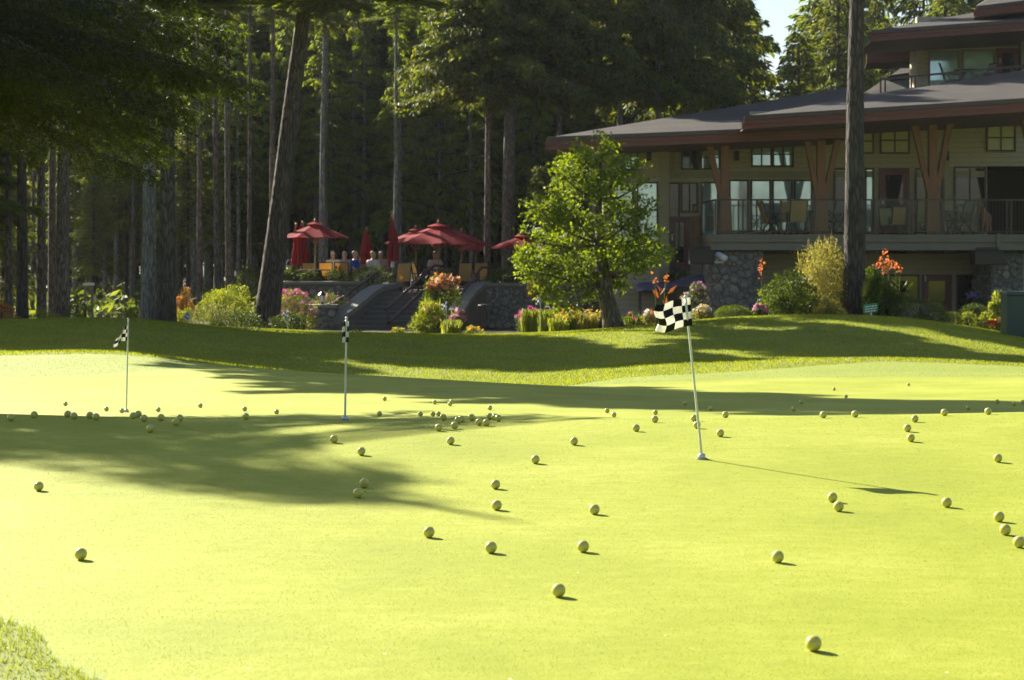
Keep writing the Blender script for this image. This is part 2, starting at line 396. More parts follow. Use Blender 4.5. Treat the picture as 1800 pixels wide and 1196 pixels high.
tag(blades('collar_grass', p, .013, .011, .8, BLADE2, 2), 'closer mown collar grass ringing the putting green', 'grass', kind='stuff')
pyr = rs.uniform(742, 1205, 150000); pxr = rs.uniform(-30, 1830, 150000); Dn = 1.06*F/(pyr-HY); xn = (pxr-CX)/F*Dn; kz = (zone(xn, Dn) < .5); xn, Dn = xn[kz], Dn[kz]
BLADE3 = M_leaf('mown_blade', (.235, .275, .013), (.35, .385, .04), trans=.33, tcol=(1.3, 1.25, .8), scale=3)
k3 = Dn/5
def mown():
    rs = np.random.RandomState(8); n = len(xn); a = rs.uniform(0, 6.28, n); h = .0024*rs.uniform(.5, 1.3, n)*k3**.3; wd = .0010*k3; p = np.stack([xn, Dn, Zg(xn, Dn)-.0003], 1); e = np.stack([np.cos(a)*wd, np.sin(a)*wd, 0*a], 1); lx = rs.normal(size=(n, 2))*.6*h[:, None]
    V = np.stack([p+e, p-e, p+np.stack([lx[:, 0]+.0005, lx[:, 1], h], 1)], 1).reshape(-1, 3); tag(link('mown_grass', mesh_np('mown_grass', V, [np.arange(len(V)).reshape(-1, 3)], BLADE3)), 'very short mown grass blades of the near putting green', 'grass', kind='stuff')
mown()
n = 9000; x = rs.uniform(-1.75, -.7, n); y = rs.uniform(4.2, 5.8, n); k = zone(x, y) > 1.5; x, y = x[k], y[k]
tag(blades('corner_grass', np.stack([x, y, Zg(x, y)-.002], 1), .02, .005, 1.0, BLADE2, 3), 'longer rough grass in the nearest corner beside the green', 'grass', kind='stuff')

# ------------------------------------------------------------------ golf balls
BALL = M_simple('range_ball', (.50, .455, .085), .25, 0, .7, .12, 60, .03, .001)
BALLD = M_simple('range_ball_mark', (.25, .24, .12), .4, 0, .5)
def ball_mesh():
    b = MB(); r = .02135; n = 32; prof = []
    bm_v = []
    me = bpy.data.meshes.new('golf_ball')
    import bmesh
    bm = bmesh.new(); bmesh.ops.create_icosphere(bm, subdivisions=5, radius=r)
    # dimples at the points of a spherical lattice
    k = 220; ii = np.arange(k)+.5; ph = np.arccos(1-2*ii/k); th = PI*(1+5**.5)*ii
    cen = np.stack([np.cos(th)*np.sin(ph), np.sin(th)*np.sin(ph), np.cos(ph)], 1)
    for v in bm.verts:
        u = np.array(v.co)/r; d = math.acos(max(-1, min(1, (cen@u).max())))
        if d < .1: v.co = v.co*(1-.016*(1-(d/.1)**2))
        v.co.z += r
    bm.to_mesh(me); bm.free(); me.materials.append(BALL); me.materials.append(BALLD)
    for p_ in me.polygons:
        p_.use_smooth = True
        c = p_.center
    return me
BALLS = [(115,710),(187,719),(119,728),(130,731),(60,729),(19,734),(158,730),(169,733),(214,722),(234,731),(243,728),(253,735),(278,720),(283,734),(316,735),(309,742),(264,754),(352,713),(430,719),(432,732),(68,855),
(486,724),(667,727),(676,701),(739,728),(761,728),(770,728),(764,707),(794,706),(791,710),(779,734),(805,739),(799,748),(811,737),(829,734),(842,742),(855,743),(861,717),(861,732),(870,733),(876,735),(771,752),(792,775),(587,772),(635,794),(640,850),(629,867),(871,852),(873,888),(754,936),
(1067,722),(1079,729),(1152,725),(1151,737),(1118,752),(1009,776),(941,808),(1204,709),(1249,718),(1220,735),(1225,747),(1275,729),(1266,761),(1045,896),
(1466,684),(1597,676),(1408,707),(1395,719),(1487,697),(1447,729),(1503,728),(1608,736),(1595,753),(1601,770),(1754,805),(1463,875),(1474,890),(1664,883),(1756,908),(1767,931),(1791,953),(1702,717),(1753,706),(1783,710),(1798,707),(1660,725),(1737,723),
(142,975),(863,963),(1025,961),(1367,979),(982,1039),(1430,1132)]
LAND = [('left flagstick', 222), ('middle flagstick', 608), ('leaning flagstick', 1234)]
def zone_name(y):
    return 'on the open foreground green' if y > 790 else 'on the near green short of the crest' if y > 741 else 'along the crest line of the green' if y > 722 else 'on the lower tier past the crest'
segs = {}
for (px, py) in BALLS:
    g = zone_name(py)
    s_ = 'west of the left flagstick' if px < 222 else 'between left and middle flagsticks' if px < 608 else 'between middle and leaning flagsticks' if px < 1225 else 'beyond the leaning flagstick'
    segs.setdefault((g, s_), []).append((px, py))
ORD = ['first', 'second', 'third', 'fourth', 'fifth', 'sixth', 'seventh', 'eighth', 'ninth', 'tenth', 'eleventh', 'twelfth', 'thirteenth', 'fourteenth', 'fifteenth', 'sixteenth', 'seventeenth', 'eighteenth']
bm0 = ball_mesh(); placed = []
for (g, s_), L_ in segs.items():
    L_.sort()
    for i, (px, py) in enumerate(L_):
        q = raycast(px, py, .0214)
        for z0 in placed:
            dd = math.hypot(q[0]-z0[0], q[1]-z0[1])
            if dd < .043: q[1] += .045; q[2] = zg(q[0], q[1])
        placed.append(q)
        o = link('golf_ball', bm0, None, (q[0], q[1], q[2]-.001)); o.rotation_euler = (0, 0, 0)
        r_ = random.Random(px*7+py); o.rotation_euler = (0, 0, r_.uniform(0, 6.28))
        s2 = s_.replace('west of the left flagstick', 'short of the left flagstick').replace('beyond', 'right of').replace('short of the left', 'left of the left')
        lab = f'golf ball {g}, {s2}' if len(L_) == 1 else f'golf ball {g}, {s2}, {ORD[i]} from left'
        lab = lab.replace('on the near green short of the crest', 'just before the crest').replace('on the lower tier past the crest', 'on the lower tier').replace('along the crest line of the green', 'along the crest').replace('on the open foreground green', 'on the open foreground')
        tag(o, lab, 'golf ball', 'golf balls scattered over the green')

# ------------------------------------------------------------------ flagsticks
BLACKC = M_cloth('flag_black', (.012, .012, .012), .1); WHITEC = M_cloth('flag_white', (.86, .84, .78), .45, 1.0)
POLE = M_simple('pole_white', (.55, .58, .52), .45, 0, .4, .12, 20); STEEL = M_simple('cup_grey', (.55, .57, .58), .35, .3, .5)
HOLE = M_simple('cup_inside', (.02, .022, .015), .9)
FBLUE = M_cloth('flag_blue', (.05, .12, .38), .25)
def flagstick(px, py, D, top, pole_r, shape, label, cat='flag', cells=4, dark=BLACKC, cup=True, group='flagsticks on the near green', foot=True, base=None):
    b = np.array([X_(px, D), D, zg(X_(px, D), D)]) if base is None else base
    T = np.array(top)
    root = thing('flagstick', b, label, cat, group)
    m = MB(); pts = [b+(T-b)*k for k in np.linspace(0, 1, 9)]; m.tube(pts, [pole_r*1.0]*3+[pole_r*.95]*6, 8); pole = m.build('pole', POLE, root, True)
    if foot:
        ax = unit(T-b)
        m = MB(); m.tube([b+ax*.003, b+ax*.024, b+ax*.028], [.019, .019, .008], 14); m.build('ferrule', STEEL, root, True)
        m = MB(); m.lathe(b+np.array([0, 0, .002]), [(.030, 0), (.030, .003), (.026, .003)], 24); m.build('cup_rim', STEEL, root)
        m = MB(); m.lathe(b+np.array([0, 0, .003]), [(.025, 0), (.025, .003)], 24); m.build('cup', HOLE, root)
    m = MB(); m.lathe(T-np.array([0, 0, .004]), [(pole_r*.6, 0), (pole_r*1.6, .006), (pole_r*1.5, .012), (pole_r*.4, .018)], 10); m.build('finial', POLE, root, True)
    # cloth: shape(u,v) -> 3-D, u along the fly (0 hoist..1), v down the hoist
    nu = nv = cells*5; V = []; Fq = []; mi = []
    for i in range(nu+1):
        for j in range(nv+1): V.append(shape(i/nu, j/nv))
    for i in range(nu):
        for j in range(nv):
            Fq.append((i*(nv+1)+j, i*(nv+1)+j+1, (i+1)*(nv+1)+j+1, (i+1)*(nv+1)+j)); mi.append((i*cells//nu+j*cells//nv) % 2)
    m = MB(); m.add(V, Fq); m.m = mi
    o = m.build('cloth', [WHITEC, dark], root, True)
    so = o.modifiers.new('thick', 'SOLIDIFY'); so.thickness = .0012
    return root
# leaning flag
Df = raycast(1234, 808)[1]; base = raycast(1234, 808)
T3 = P(1205, 524, Df-.02)
def sh3(u, v):
    D = Df-.02+.028*math.sin(u*5.2+v*1.0)*u**.5+.012*math.sin(v*5+u*3)
    px = 1210.5+v*-(-3.5)-u*(59+1.5*math.sin(v*7))+1.8*math.sin(v*9+u*2)*u+3*(1-u)
    py = 522+v*50+u*(12+4*math.sin(u*3.3))+2.2*math.sin(u*8+1+v)*(.3+u)
    return P(px, py, D)
flagstick(1234, 808, Df, T3, .0062, sh3, 'leaning white flagstick with spread black and white checkered flag', base=base)
q = raycast(222, 725); D1 = q[1]
def sh1(u, v):
    px = 226.5-u*26*(.55+.45*v)-3*math.sin(v*3)*u+1.0*math.sin(u*11)
    py = 566+v*(28-6*u)+u*22+2*math.sin(u*9)
    return P(px, py, D1+.03*math.sin(u*8+v*2)*u)
flagstick(222, 725, D1, P(225.5, 562, D1), .0065, sh1, 'upright thin flagstick with drooping folded checkered flag, nearest the left edge', base=q, cells=4)
q2 = raycast(606.5, 739.5, 0, 9)
D2 = q2[1]
def sh2(u, v):
    a = u*9.5; r = .012+.010*u
    c = P(608.5, 563+v*37, D2)
    return c+np.array([r*math.cos(a)*1.0-.004, r*math.sin(a)+.02*u, -.012*u])
flagstick(607, 739, D2, P(609, 561, D2), .0062, sh2, 'upright flagstick with its checkered flag furled tight round the pole', base=q2, cells=4)
# small flags far away on the upper practice green
for (px, ytop, D, lab) in [(506, 545, 43.2, 'small far blue checkered flag beside the leaning trunk and stone pier'), (785, 530, 43.2, 'small far blue flag in front of the flowering shrub by the steps'),
                           (333, 548, 44, 'small far blue checkered flag before the round green shrubs'), (950, 521, 43.5, 'far blue checkered flag among daylilies by the stone wall')]:
    b = onground(px, D); T = P(px, ytop, D)
    def shf(u, v, T=T, k=px): return T+np.array([.012+u*(-.13), .02*math.sin(u*6+k), -.01-v*.15-u*.05+.01*math.sin(u*7)])
    flagstick(px, 0, D, T, .008, shf, lab, cells=3, dark=FBLUE, group='small flags on the far green', foot=False, base=b)
# balls resting on the far crest
for i, (px, py) in enumerate([(405, 588.5), (418, 588.5), (426, 592.5), (433, 589), (437, 592), (443, 590), (456, 590), (488, 592), (499, 592.5), (535, 593), (545, 592.5)]):
    x = X_(px, 1); d = 39.2+(594-py)*.5; q = np.array([x*d, d, zg(x*d, d)+.035])
    o = link('golf_ball', bm0, None, q); o.scale = (1.15,)*3
    tag(o, f'tiny golf ball on the far mown crest beyond the flags, {ORD[i]} from the left', 'golf ball', 'golf balls on the far crest')

# ------------------------------------------------------------------ air
hz = MB(); hz.box(-90, 90, -6, 150, -3.2, 27)
def M_haze():
    m, t, o = nt('haze'); v = nd(t, 'ShaderNodeVolumePrincipled'); v.inputs['Color'].default_value = rgb(.9, .92, .95); v.inputs['Density'].default_value = HAZE; v.inputs['Anisotropy'].default_value = .35
    t.links.new(v.outputs[0], o.inputs['Volume']); return m
if HAZE: tag(hz.build('haze', M_haze()), 'thin sunlit haze between the trees', 'haze', kind='stuff')
# ------------------------------------------------------------------ conifers
BARK = M_bark('fir_bark', (.045, .036, .028), (.20, .165, .13), 1.0, .05)
BARKG = M_bark('grey_bark', (.09, .088, .08), (.33, .32, .29), 1.0, .03, lichen=(.16, .18, .13))
BARKR = M_bark('brown_bark', (.07, .055, .042), (.27, .22, .175), 1.2, .04)
BARKD = M_bark('dark_bark', (.03, .026, .022), (.11, .095, .08), .8, .06)
NEED = M_leaf('fir_needles', (.040, .066, .016), (.115, .14, .03), trans=.48, tcol=(2.0, 1.8, .5), scale=.5, tip=(.17, .185, .04))
NEED2 = M_leaf('dark_fir_needles', (.045, .08, .02), (.13, .17, .038), trans=.52, tcol=(2.2, 1.9, .6), scale=.5)
NEEDY = M_leaf('young_fir_needles', (.06, .10, .022), (.17, .21, .045), trans=.55, tcol=(2.0, 1.8, .5), scale=.5)
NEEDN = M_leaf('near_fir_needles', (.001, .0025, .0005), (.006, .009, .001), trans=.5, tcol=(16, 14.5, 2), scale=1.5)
def crown_mesh(name, seed, H, R, nb, dens, mat, low=.0, leafL=.30, leafW=.085, cone=1.0, droop=.35, barkm=None, hang=0.):
    """whorled conifer crown, base at z=0, top at z=H"""
    rs = np.random.RandomState(seed); cs = []; ds = []; ns = []; Ls = []; Ws = []
    limbs = MB()
    for i in range(nb):
        f = (i+rs.rand())/nb; f = f**.9; z = H*(low+(1-low)*f)
        r = R*((1-f)**cone*.92+.08)*rs.uniform(.6, 1.12)*(min(1, .55+f*6))
        a = i*2.399+rs.normal()*.4
        rise = (.25-.5*(1-f)*1.0)*r*rs.uniform(.6, 1.2)
        k = max(3, int(r*dens)); tt = rs.uniform(.12, 1.0, k)**.8
        out = np.array([math.cos(a), math.sin(a), 0]); side = np.array([-math.sin(a), math.cos(a), 0])
        lat = rs.uniform(-1, 1, k)*(.10+.34*r*.42*(1-tt*.72)); 
        base = out*(tt*r)[:, None]+side*lat[:, None]
        base[:, 2] = z+rise*tt-droop*.5*r*tt**2*.6+rs.normal(size=k)*.05-np.abs(lat)*(.35+.5*hang)-hang*rs.rand(k)*.35
        d = out*(.75-.35*min(1, hang))+side*np.sign(lat)[:, None]*rs.uniform(.2, 1.0, (k, 1))+np.array([0, 0, -1.])*rs.uniform(droop*.6, droop*3.2, (k, 1))
        d = unit(d+rs.normal(size=(k, 3))*.25)
        cs.append(base); ds.append(d); ns.append(unit(np.array([0, 0, 1.])+rs.normal(size=(k, 3))*.55)); 
        sc_ = rs.uniform(.6, 1.25, k); Ls.append(leafL*sc_); Ws.append(leafW*rs.uniform(.7, 1.3, k))
        if r > .7: limbs.tube([(0, 0, z-.1), out*r*.5+np.array([0, 0, z+rise*.5-.05*r]), out*r*.95+np.array([0, 0, z+rise*.9-droop*.27*r])], [.012*r+.012, .02, .008], 4, cap=False)
    V, Q = leaf_quads(np.concatenate(cs), np.concatenate(ds), np.concatenate(ns), np.concatenate(Ls), np.concatenate(Ws))
    nv = len(V); midx = [0]*len(Q); Fs = [Q]
    LV = np.concatenate([np.asarray(v).reshape(-1, 3) for v in limbs.v]); LF = np.array(limbs.f)+nv
    V = np.concatenate([V, LV]); midx += [1]*len(LF)
    return mesh_np(name, V, [Q, LF], [mat, barkm or BARKD], midx=midx)
BARKM = M_bark('furrowed_bark', (.035, .03, .025), (.15, .125, .10), .9, .06)
CR = [crown_mesh('fir_crown', 10+i, 12, 3.0, 105, 100, NEED, cone=c_, droop=.75, hang=1., leafW=.10) for i, c_ in enumerate((.9, .7, 1.1, .8))]     # forest crowns
CRS = [crown_mesh('dense_fir_crown', 60+i, 12, 3.2, 150, 110, NEED2, cone=.6, leafL=.36, leafW=.15) for i in range(2)]
CRN = [crown_mesh('dense_fir_crown', 70+i, 12, 3.1, 90, 210, NEED, cone=.7, leafL=.24, leafW=.07, droop=.8, hang=1.2) for i in range(2)]
CRY = [crown_mesh('young_fir_crown', 80+i, 12, 3.0, 62, 62, NEEDY, cone=.75, leafL=.34, leafW=.10, droop=.6, hang=.5) for i in range(2)]
CRL = [crown_mesh('low_fir_crown', 30+i, 10, 2.6, 130, 66, NEED, cone=.85, leafL=.26, leafW=.08) for i in range(3)]    # crowns reaching the ground
CRD = [crown_mesh('dark_fir_crown', 40+i, 12, 3.4, 110, 42, NEED2, cone=.6, leafL=.42, leafW=.13) for i in range(3)]   # deep forest
def trunk_mesh(name, h, r0, r1, seed, lean=(0, 0), mat=BARK, n=12, flare=.25):
    rs = np.random.RandomState(seed); m = MB(); k = 14
    zs = np.linspace(0, 1, k)**1.15; pts = []; rr = []
    for i, u in enumerate(zs):
        wob = .04*np.array([math.sin(u*7+seed), math.cos(u*6+seed*2)])*(h/12)
        pts.append((lean[0]*h*u+wob[0]*u, lean[1]*h*u+wob[1]*u, h*u-.25*(i == 0)))
        rr.append((r0+(r1-r0)*u)*(1+flare*math.exp(-u*h*2.2))*rs.uniform(.97, 1.03))
    m.tube(pts, rr, n); return m
NT = [0]
TREES = []
def conifer(px, D, wpx, h, z0, crown, cs, label, lean=(0, 0), mat=BARK, group=None, name='fir_tree', stubs=True, x=None, coff=(0, 0), r0_=None, yy=None):
    """px base column, wpx trunk width in photo px, h height, z0 height where the crown starts, cs radial scale of the crown"""
    x = X_(px, D) if x is None else x; z = zg(x, D); NT[0] += 1; sd = NT[0]
    if yy is not None: D = yy; z = zg(x, yy)
    root = thing(name, (x, D, z), label, 'tree', group)
    r0 = r0_ or wpx/2*D/F; m = trunk_mesh('trunk', h, r0, r0*.35, sd, lean, mat, 14 if wpx > 14 else 9)
    if stubs:
        rs = np.random.RandomState(sd*3)
        for _ in range(10):
            zz = rs.uniform(1.5, z0+2); a = rs.uniform(0, 6.28); l = rs.uniform(.2, .7)
            c = np.array([lean[0]*zz, lean[1]*zz, zz]); m.tube([c, c+np.array([math.cos(a)*l, math.sin(a)*l, rs.uniform(-.15, .1)])], [.014, .005], 4, cap=False)
    m.v = [np.asarray(v)+np.array([x, D, z]) for v in m.v]
    tr = m.build('trunk', mat, root, True)
    if crown is not None:
        o = link('crown', crown, root, (lean[0]*z0+coff[0], lean[1]*z0+coff[1], z0)); Hc = 12 if not crown.name.startswith('low') else 10
        o.scale = (cs, cs, (h-z0+.6)/Hc); o.rotation_euler = (0, 0, sd*1.7)
        o.rotation_euler = (0, 0, sd*1.7)
    TREES.append((x, D, h, root)); return root
def zf(D): return ZC+HY/F*D+1.5      # height above turf level of the upper frame edge
rs = np.random.RandomState(77)
# -- trunks one can single out, from the left edge (crowns above the picture)
def hmax(D): return min(30, .729*(D-60)-z_off) if D > 74 else zf(D)+4
z_off = -1.5
conifer(15, 51, 15, 12.8, 8.8, CR[0], .8, 'thin brown fir trunk at the left edge behind orange flowers', mat=BARKR)
conifer(39, 49, 21, 12.3, 8.6, CRS[1], .9, 'thick near-black fir trunk second from the left edge', mat=BARKD)
conifer(73, 52, 17, 12.6, 9.0, CRS[0], .8, 'brown straight fir trunk just right of the near-black one', mat=BARKR)
conifer(92, 56, 15, 13.5, 9.6, CR[3], .8, 'brown fir trunk standing between two thicker brown trunks', mat=BARKR)
conifer(110, 50, 25, 12.3, 8.7, CRS[0], .9, 'widest brown flaky fir trunk left of the white arbor', mat=BARKR)
conifer(262, 46.5, 29, 10.5, 7.9, CRS[1], .75, 'grey lichen covered trunk, left one of the touching pair on the mound', mat=BARKG)
conifer(292, 46, 33, 10.5, 7.9, CRS[0], .7, 'thick furrowed grey brown trunk, right one of the touching pair on the mound', lean=(.012, 0), mat=BARKM)
conifer(466, 50, 43, 13.0, 8.9, CRS[1], 1.1, 'large dark trunk leaning right beside the patio flowers', lean=((X_(533, 50)-X_(467, 50))/(Z_(0, 50)-Z_(550, 50)), 0), mat=BARKM, coff=(1.0, -2.0))
conifer(1502, 46.5, 41, 14.0, 9.3, CR[0], .55, 'large dark straight trunk standing in front of the clubhouse balcony', mat=BARKD, lean=(.006, 0))
conifer(857, 67, 13, 15.5, 8.2, CR[1], 1.15, 'slender pale brown trunk rising left of the thick one behind the patio', mat=BARKR)
conifer(893, 66.5, 27, 17.0, 8.6, CRN[0], 1.35, 'thick pale brown trunk behind the patio parasols', mat=BARKR, lean=(.004, 0))
conifer(983, 67, 13, 16.0, 8.8, CRN[1], 1.25, 'slim trunk just behind the left end of the clubhouse roof', mat=BARKR)
conifer(1090, 69, 13, 18.0, 8.6, CRN[1], 1.3, 'slim grey trunk over the lower roof, left one of two', mat=BARKG)
conifer(1158, 69.5, 14, 18.0, 8.8, CRN[0], 1.3, 'slim grey trunk over the lower roof, right one of two', mat=BARKG)
conifer(1225, 73, 12, 18.0, 8.6, CR[2], 1.4, 'fir with drooping boughs above the lower roof middle')
conifer(1290, 82, 12, 14.6, 4.0, CRL[1], 1.25, 'dark bushy fir behind the join of both roofs')
conifer(1405, 80, 12, 11.6, 2.5, CRL[0], 1.15, 'sunlit pointed fir left of the dark front trunk above the roof', name='spruce_tree')
conifer(1475, 84, 12, 16.5, 2.5, CRL[1], 1.35, 'tall dense fir directly behind the dark front trunk', name='spruce_tree')
conifer(1555, 96, 12, 14.0, 2.5, CRL[2], 1.4, 'pale green fir above the small side roof', name='spruce_tree')
conifer(1660, 92, 12, 16.2, 3.0, CRL[0], 1.6, 'broad fir behind the top roof of the clubhouse', name='spruce_tree')
conifer(1765, 94, 12, 17.0, 3.0, CRL[1], 1.6, 'fir behind the top roof at the right edge', name='spruce_tree')
conifer(1215, 92, 12, 17.5, 3.0, CRL[2], 1.5, 'deep green fir filling the gap beyond the slim grey trunks')
# -- slim trunks of the dense stand
stand = [(57,66,8),(131,74,9),(160,80,8),(204,72,10),(236,74,9),(316,72,12),(340,76,10),(351,68,12),(364,80,11),(372,86,7),(383,70,14),(391,88,6),(403,76,12),(409,84,7),(423,90,7),(437,80,9),(448,92,7),(480,66,13),(497,84,10),
 (512,92,7),(529,90,8),(543,86,9),(554,78,12),(565,66,13),(586,82,10),(596,90,8),(604,94,7),(615,86,9),(627,80,9),(643,86,9),(655,94,7),(668,84,10),(677,92,8),(693,70,10),(707,78,15),(717,90,8),(727,96,7),(738,82,12),(748,92,8),(757,90,8),(770,84,9),(783,92,7),
 (800,88,9),(815,94,8),(830,90,9),(872,88,8),(925,86,10),(942,94,9),(962,88,9),(1010,92,9),(1040,90,10),(22,84,8),(5,70,12),(185,88,8),(222,90,7),(250,94,7),(300,92,8),(330,90,6)]
mats = [BARK, BARKG, BARKR, BARKG, BARK]
for i, (px, D, wp) in enumerate(stand):
    D = max(D, 66); D = 84+(D-71)*.55 if 71 < D < 84 and i % 2 else D; h = max(zf(D)+.4, min(20, .729*(D-70))) if D >= 83 else zf(D)+1.6; z0 = rs.uniform(4.2, 8.5) if D >= 83 else zf(D)-rs.uniform(.2, .9)
    if 500 < px < 800 and D < 74: z0 = zf(D)-1
    hi = px in (403, 437)
    if hi: D, h, z0 = 63.3, 19.4, 16.3  # crowns lifted above the view, shaped to shade the mound's right side
    g = 'left of the paired trunks' if px < 245 else 'between the paired trunks and the leaning trunk' if px < 470 else 'behind the left parasols' if px < 700 else 'behind the grouped open parasols' if px < 850 else 'around the thick pale trunk'
    lab = f'slim straight fir trunk in the shaded stand {g}'
    conifer(px, D, wp*1.0, h, z0, CRS[i % 2] if hi else (CR+CRD)[i % 7], .75 if hi else rs.uniform(.95, 1.4) if D >= 83 else rs.uniform(.3, .45), lab, lean=(rs.uniform(-.012, .012), 0), mat=mats[i % 5], group='slim trunks of the dense stand '+g)
for (px, D) in ((345, 77), (418, 75), (500, 79), (572, 76), (640, 79), (705, 75), (772, 79), (828, 76), (935, 78), (228, 78)):
    h = .729*(D-61)-.3; conifer(px+rs.uniform(-5, 5), D, 8, h+1.5, rs.uniform(2.6, 5.0), CRY[int(px) % 2], rs.uniform(.6, .8), 'feathery young fir with sunlit boughs among the slim trunks', mat=BARKG, group='young firs among the slim trunks', stubs=False, name='young_fir')
# -- low crowned trees deep in the wood, closing it off
i = 0
for D, step, off in ((98, 76, 0), (108, 64, 30), (120, 60, 10)):
    for px in range(-60+off, 1960, step):
        i += 1; p_ = px+rs.uniform(-18, 18); h = rs.uniform(17, 24) if D > 100 else rs.uniform(15, 17)
        if 1320 < p_ < 1430: h = 10.8
        if 1560 < p_ < 1600: h = 13
        conifer(p_, D+rs.uniform(-3, 3), 9, h, rs.uniform(.3, 4.5), (CRD+CRL)[i % 6] if D < 106 else CRD[i % 3], rs.uniform(1.0, 1.4), 'dark bushy fir closing off the back of the wood', mat=BARKD, group='dark firs at the back of the wood', stubs=False)
# understory firs catching light between trunks
for (px, D, h, z0, k, lab) in [(165, 74, 5.6, 1.6, .5, 'small dim fir between the brown trunks and the paired trunks'), (222, 78, 7.5, 3.5, .8, 'drooping understory fir left of the paired trunks'), (330, 72, 7.6, 3.2, .7, 'understory fir with sunlit tips right of the paired trunks'),
    (418, 78, 8.0, 2.5, .8, 'understory fir with bright tips left of the leaning trunk'), (5, 62, 6, 1.0, .6, 'bushy young fir at the left edge'), (1175, 80, 10.5, 4.5, 1.0, 'young pale fir peeping over the lower roof'), (1045, 78, 9.5, 4.0, .9, 'pale tipped fir just above the roof tip'),
    (950, 66, 5.0, .4, .7, 'hazy green young fir left of the leafy tree'), (120, 76, 8, 3, .8, 'young fir glimpsed behind the widest brown trunk')]:
    conifer(px, D, 7, h, z0, CRL[px % 3], k, lab, mat=BARKD, stubs=False, name='young_fir')
# -- tall trees outside the picture that shade the mound and the green
for (x, y, h, z0, r0, k, lab) in [(-16.5, 50.5, 12.6, 2.5, .3, 1.1, 'tall fir beside the mound outside the view, farther one'), (-19.5, 46.5, 10.8, 2.5, .3, 1.1, 'tall fir beside the mound outside the view, nearer one'),
    (-16.2, 46.2, 10.7, 2.5, .3, 1.1, 'tall fir beside the mound outside the view, middle one'), (-21, 57, 15, 3, .3, 1.2, 'tall fir standing beyond the mound outside the view'), (-11.6, 35.5, 15.6, 8.3, .3, .95, 'tall fir over the lower tier outside the view'), (-9.4, 31.2, 13.9, 7.3, .28, .85, 'second tall fir over the lower tier outside the view')]:
    conifer(0, y, r0*2*F/y, h, z0, CRS[int(abs(x)) % 2], k, lab, x=x)
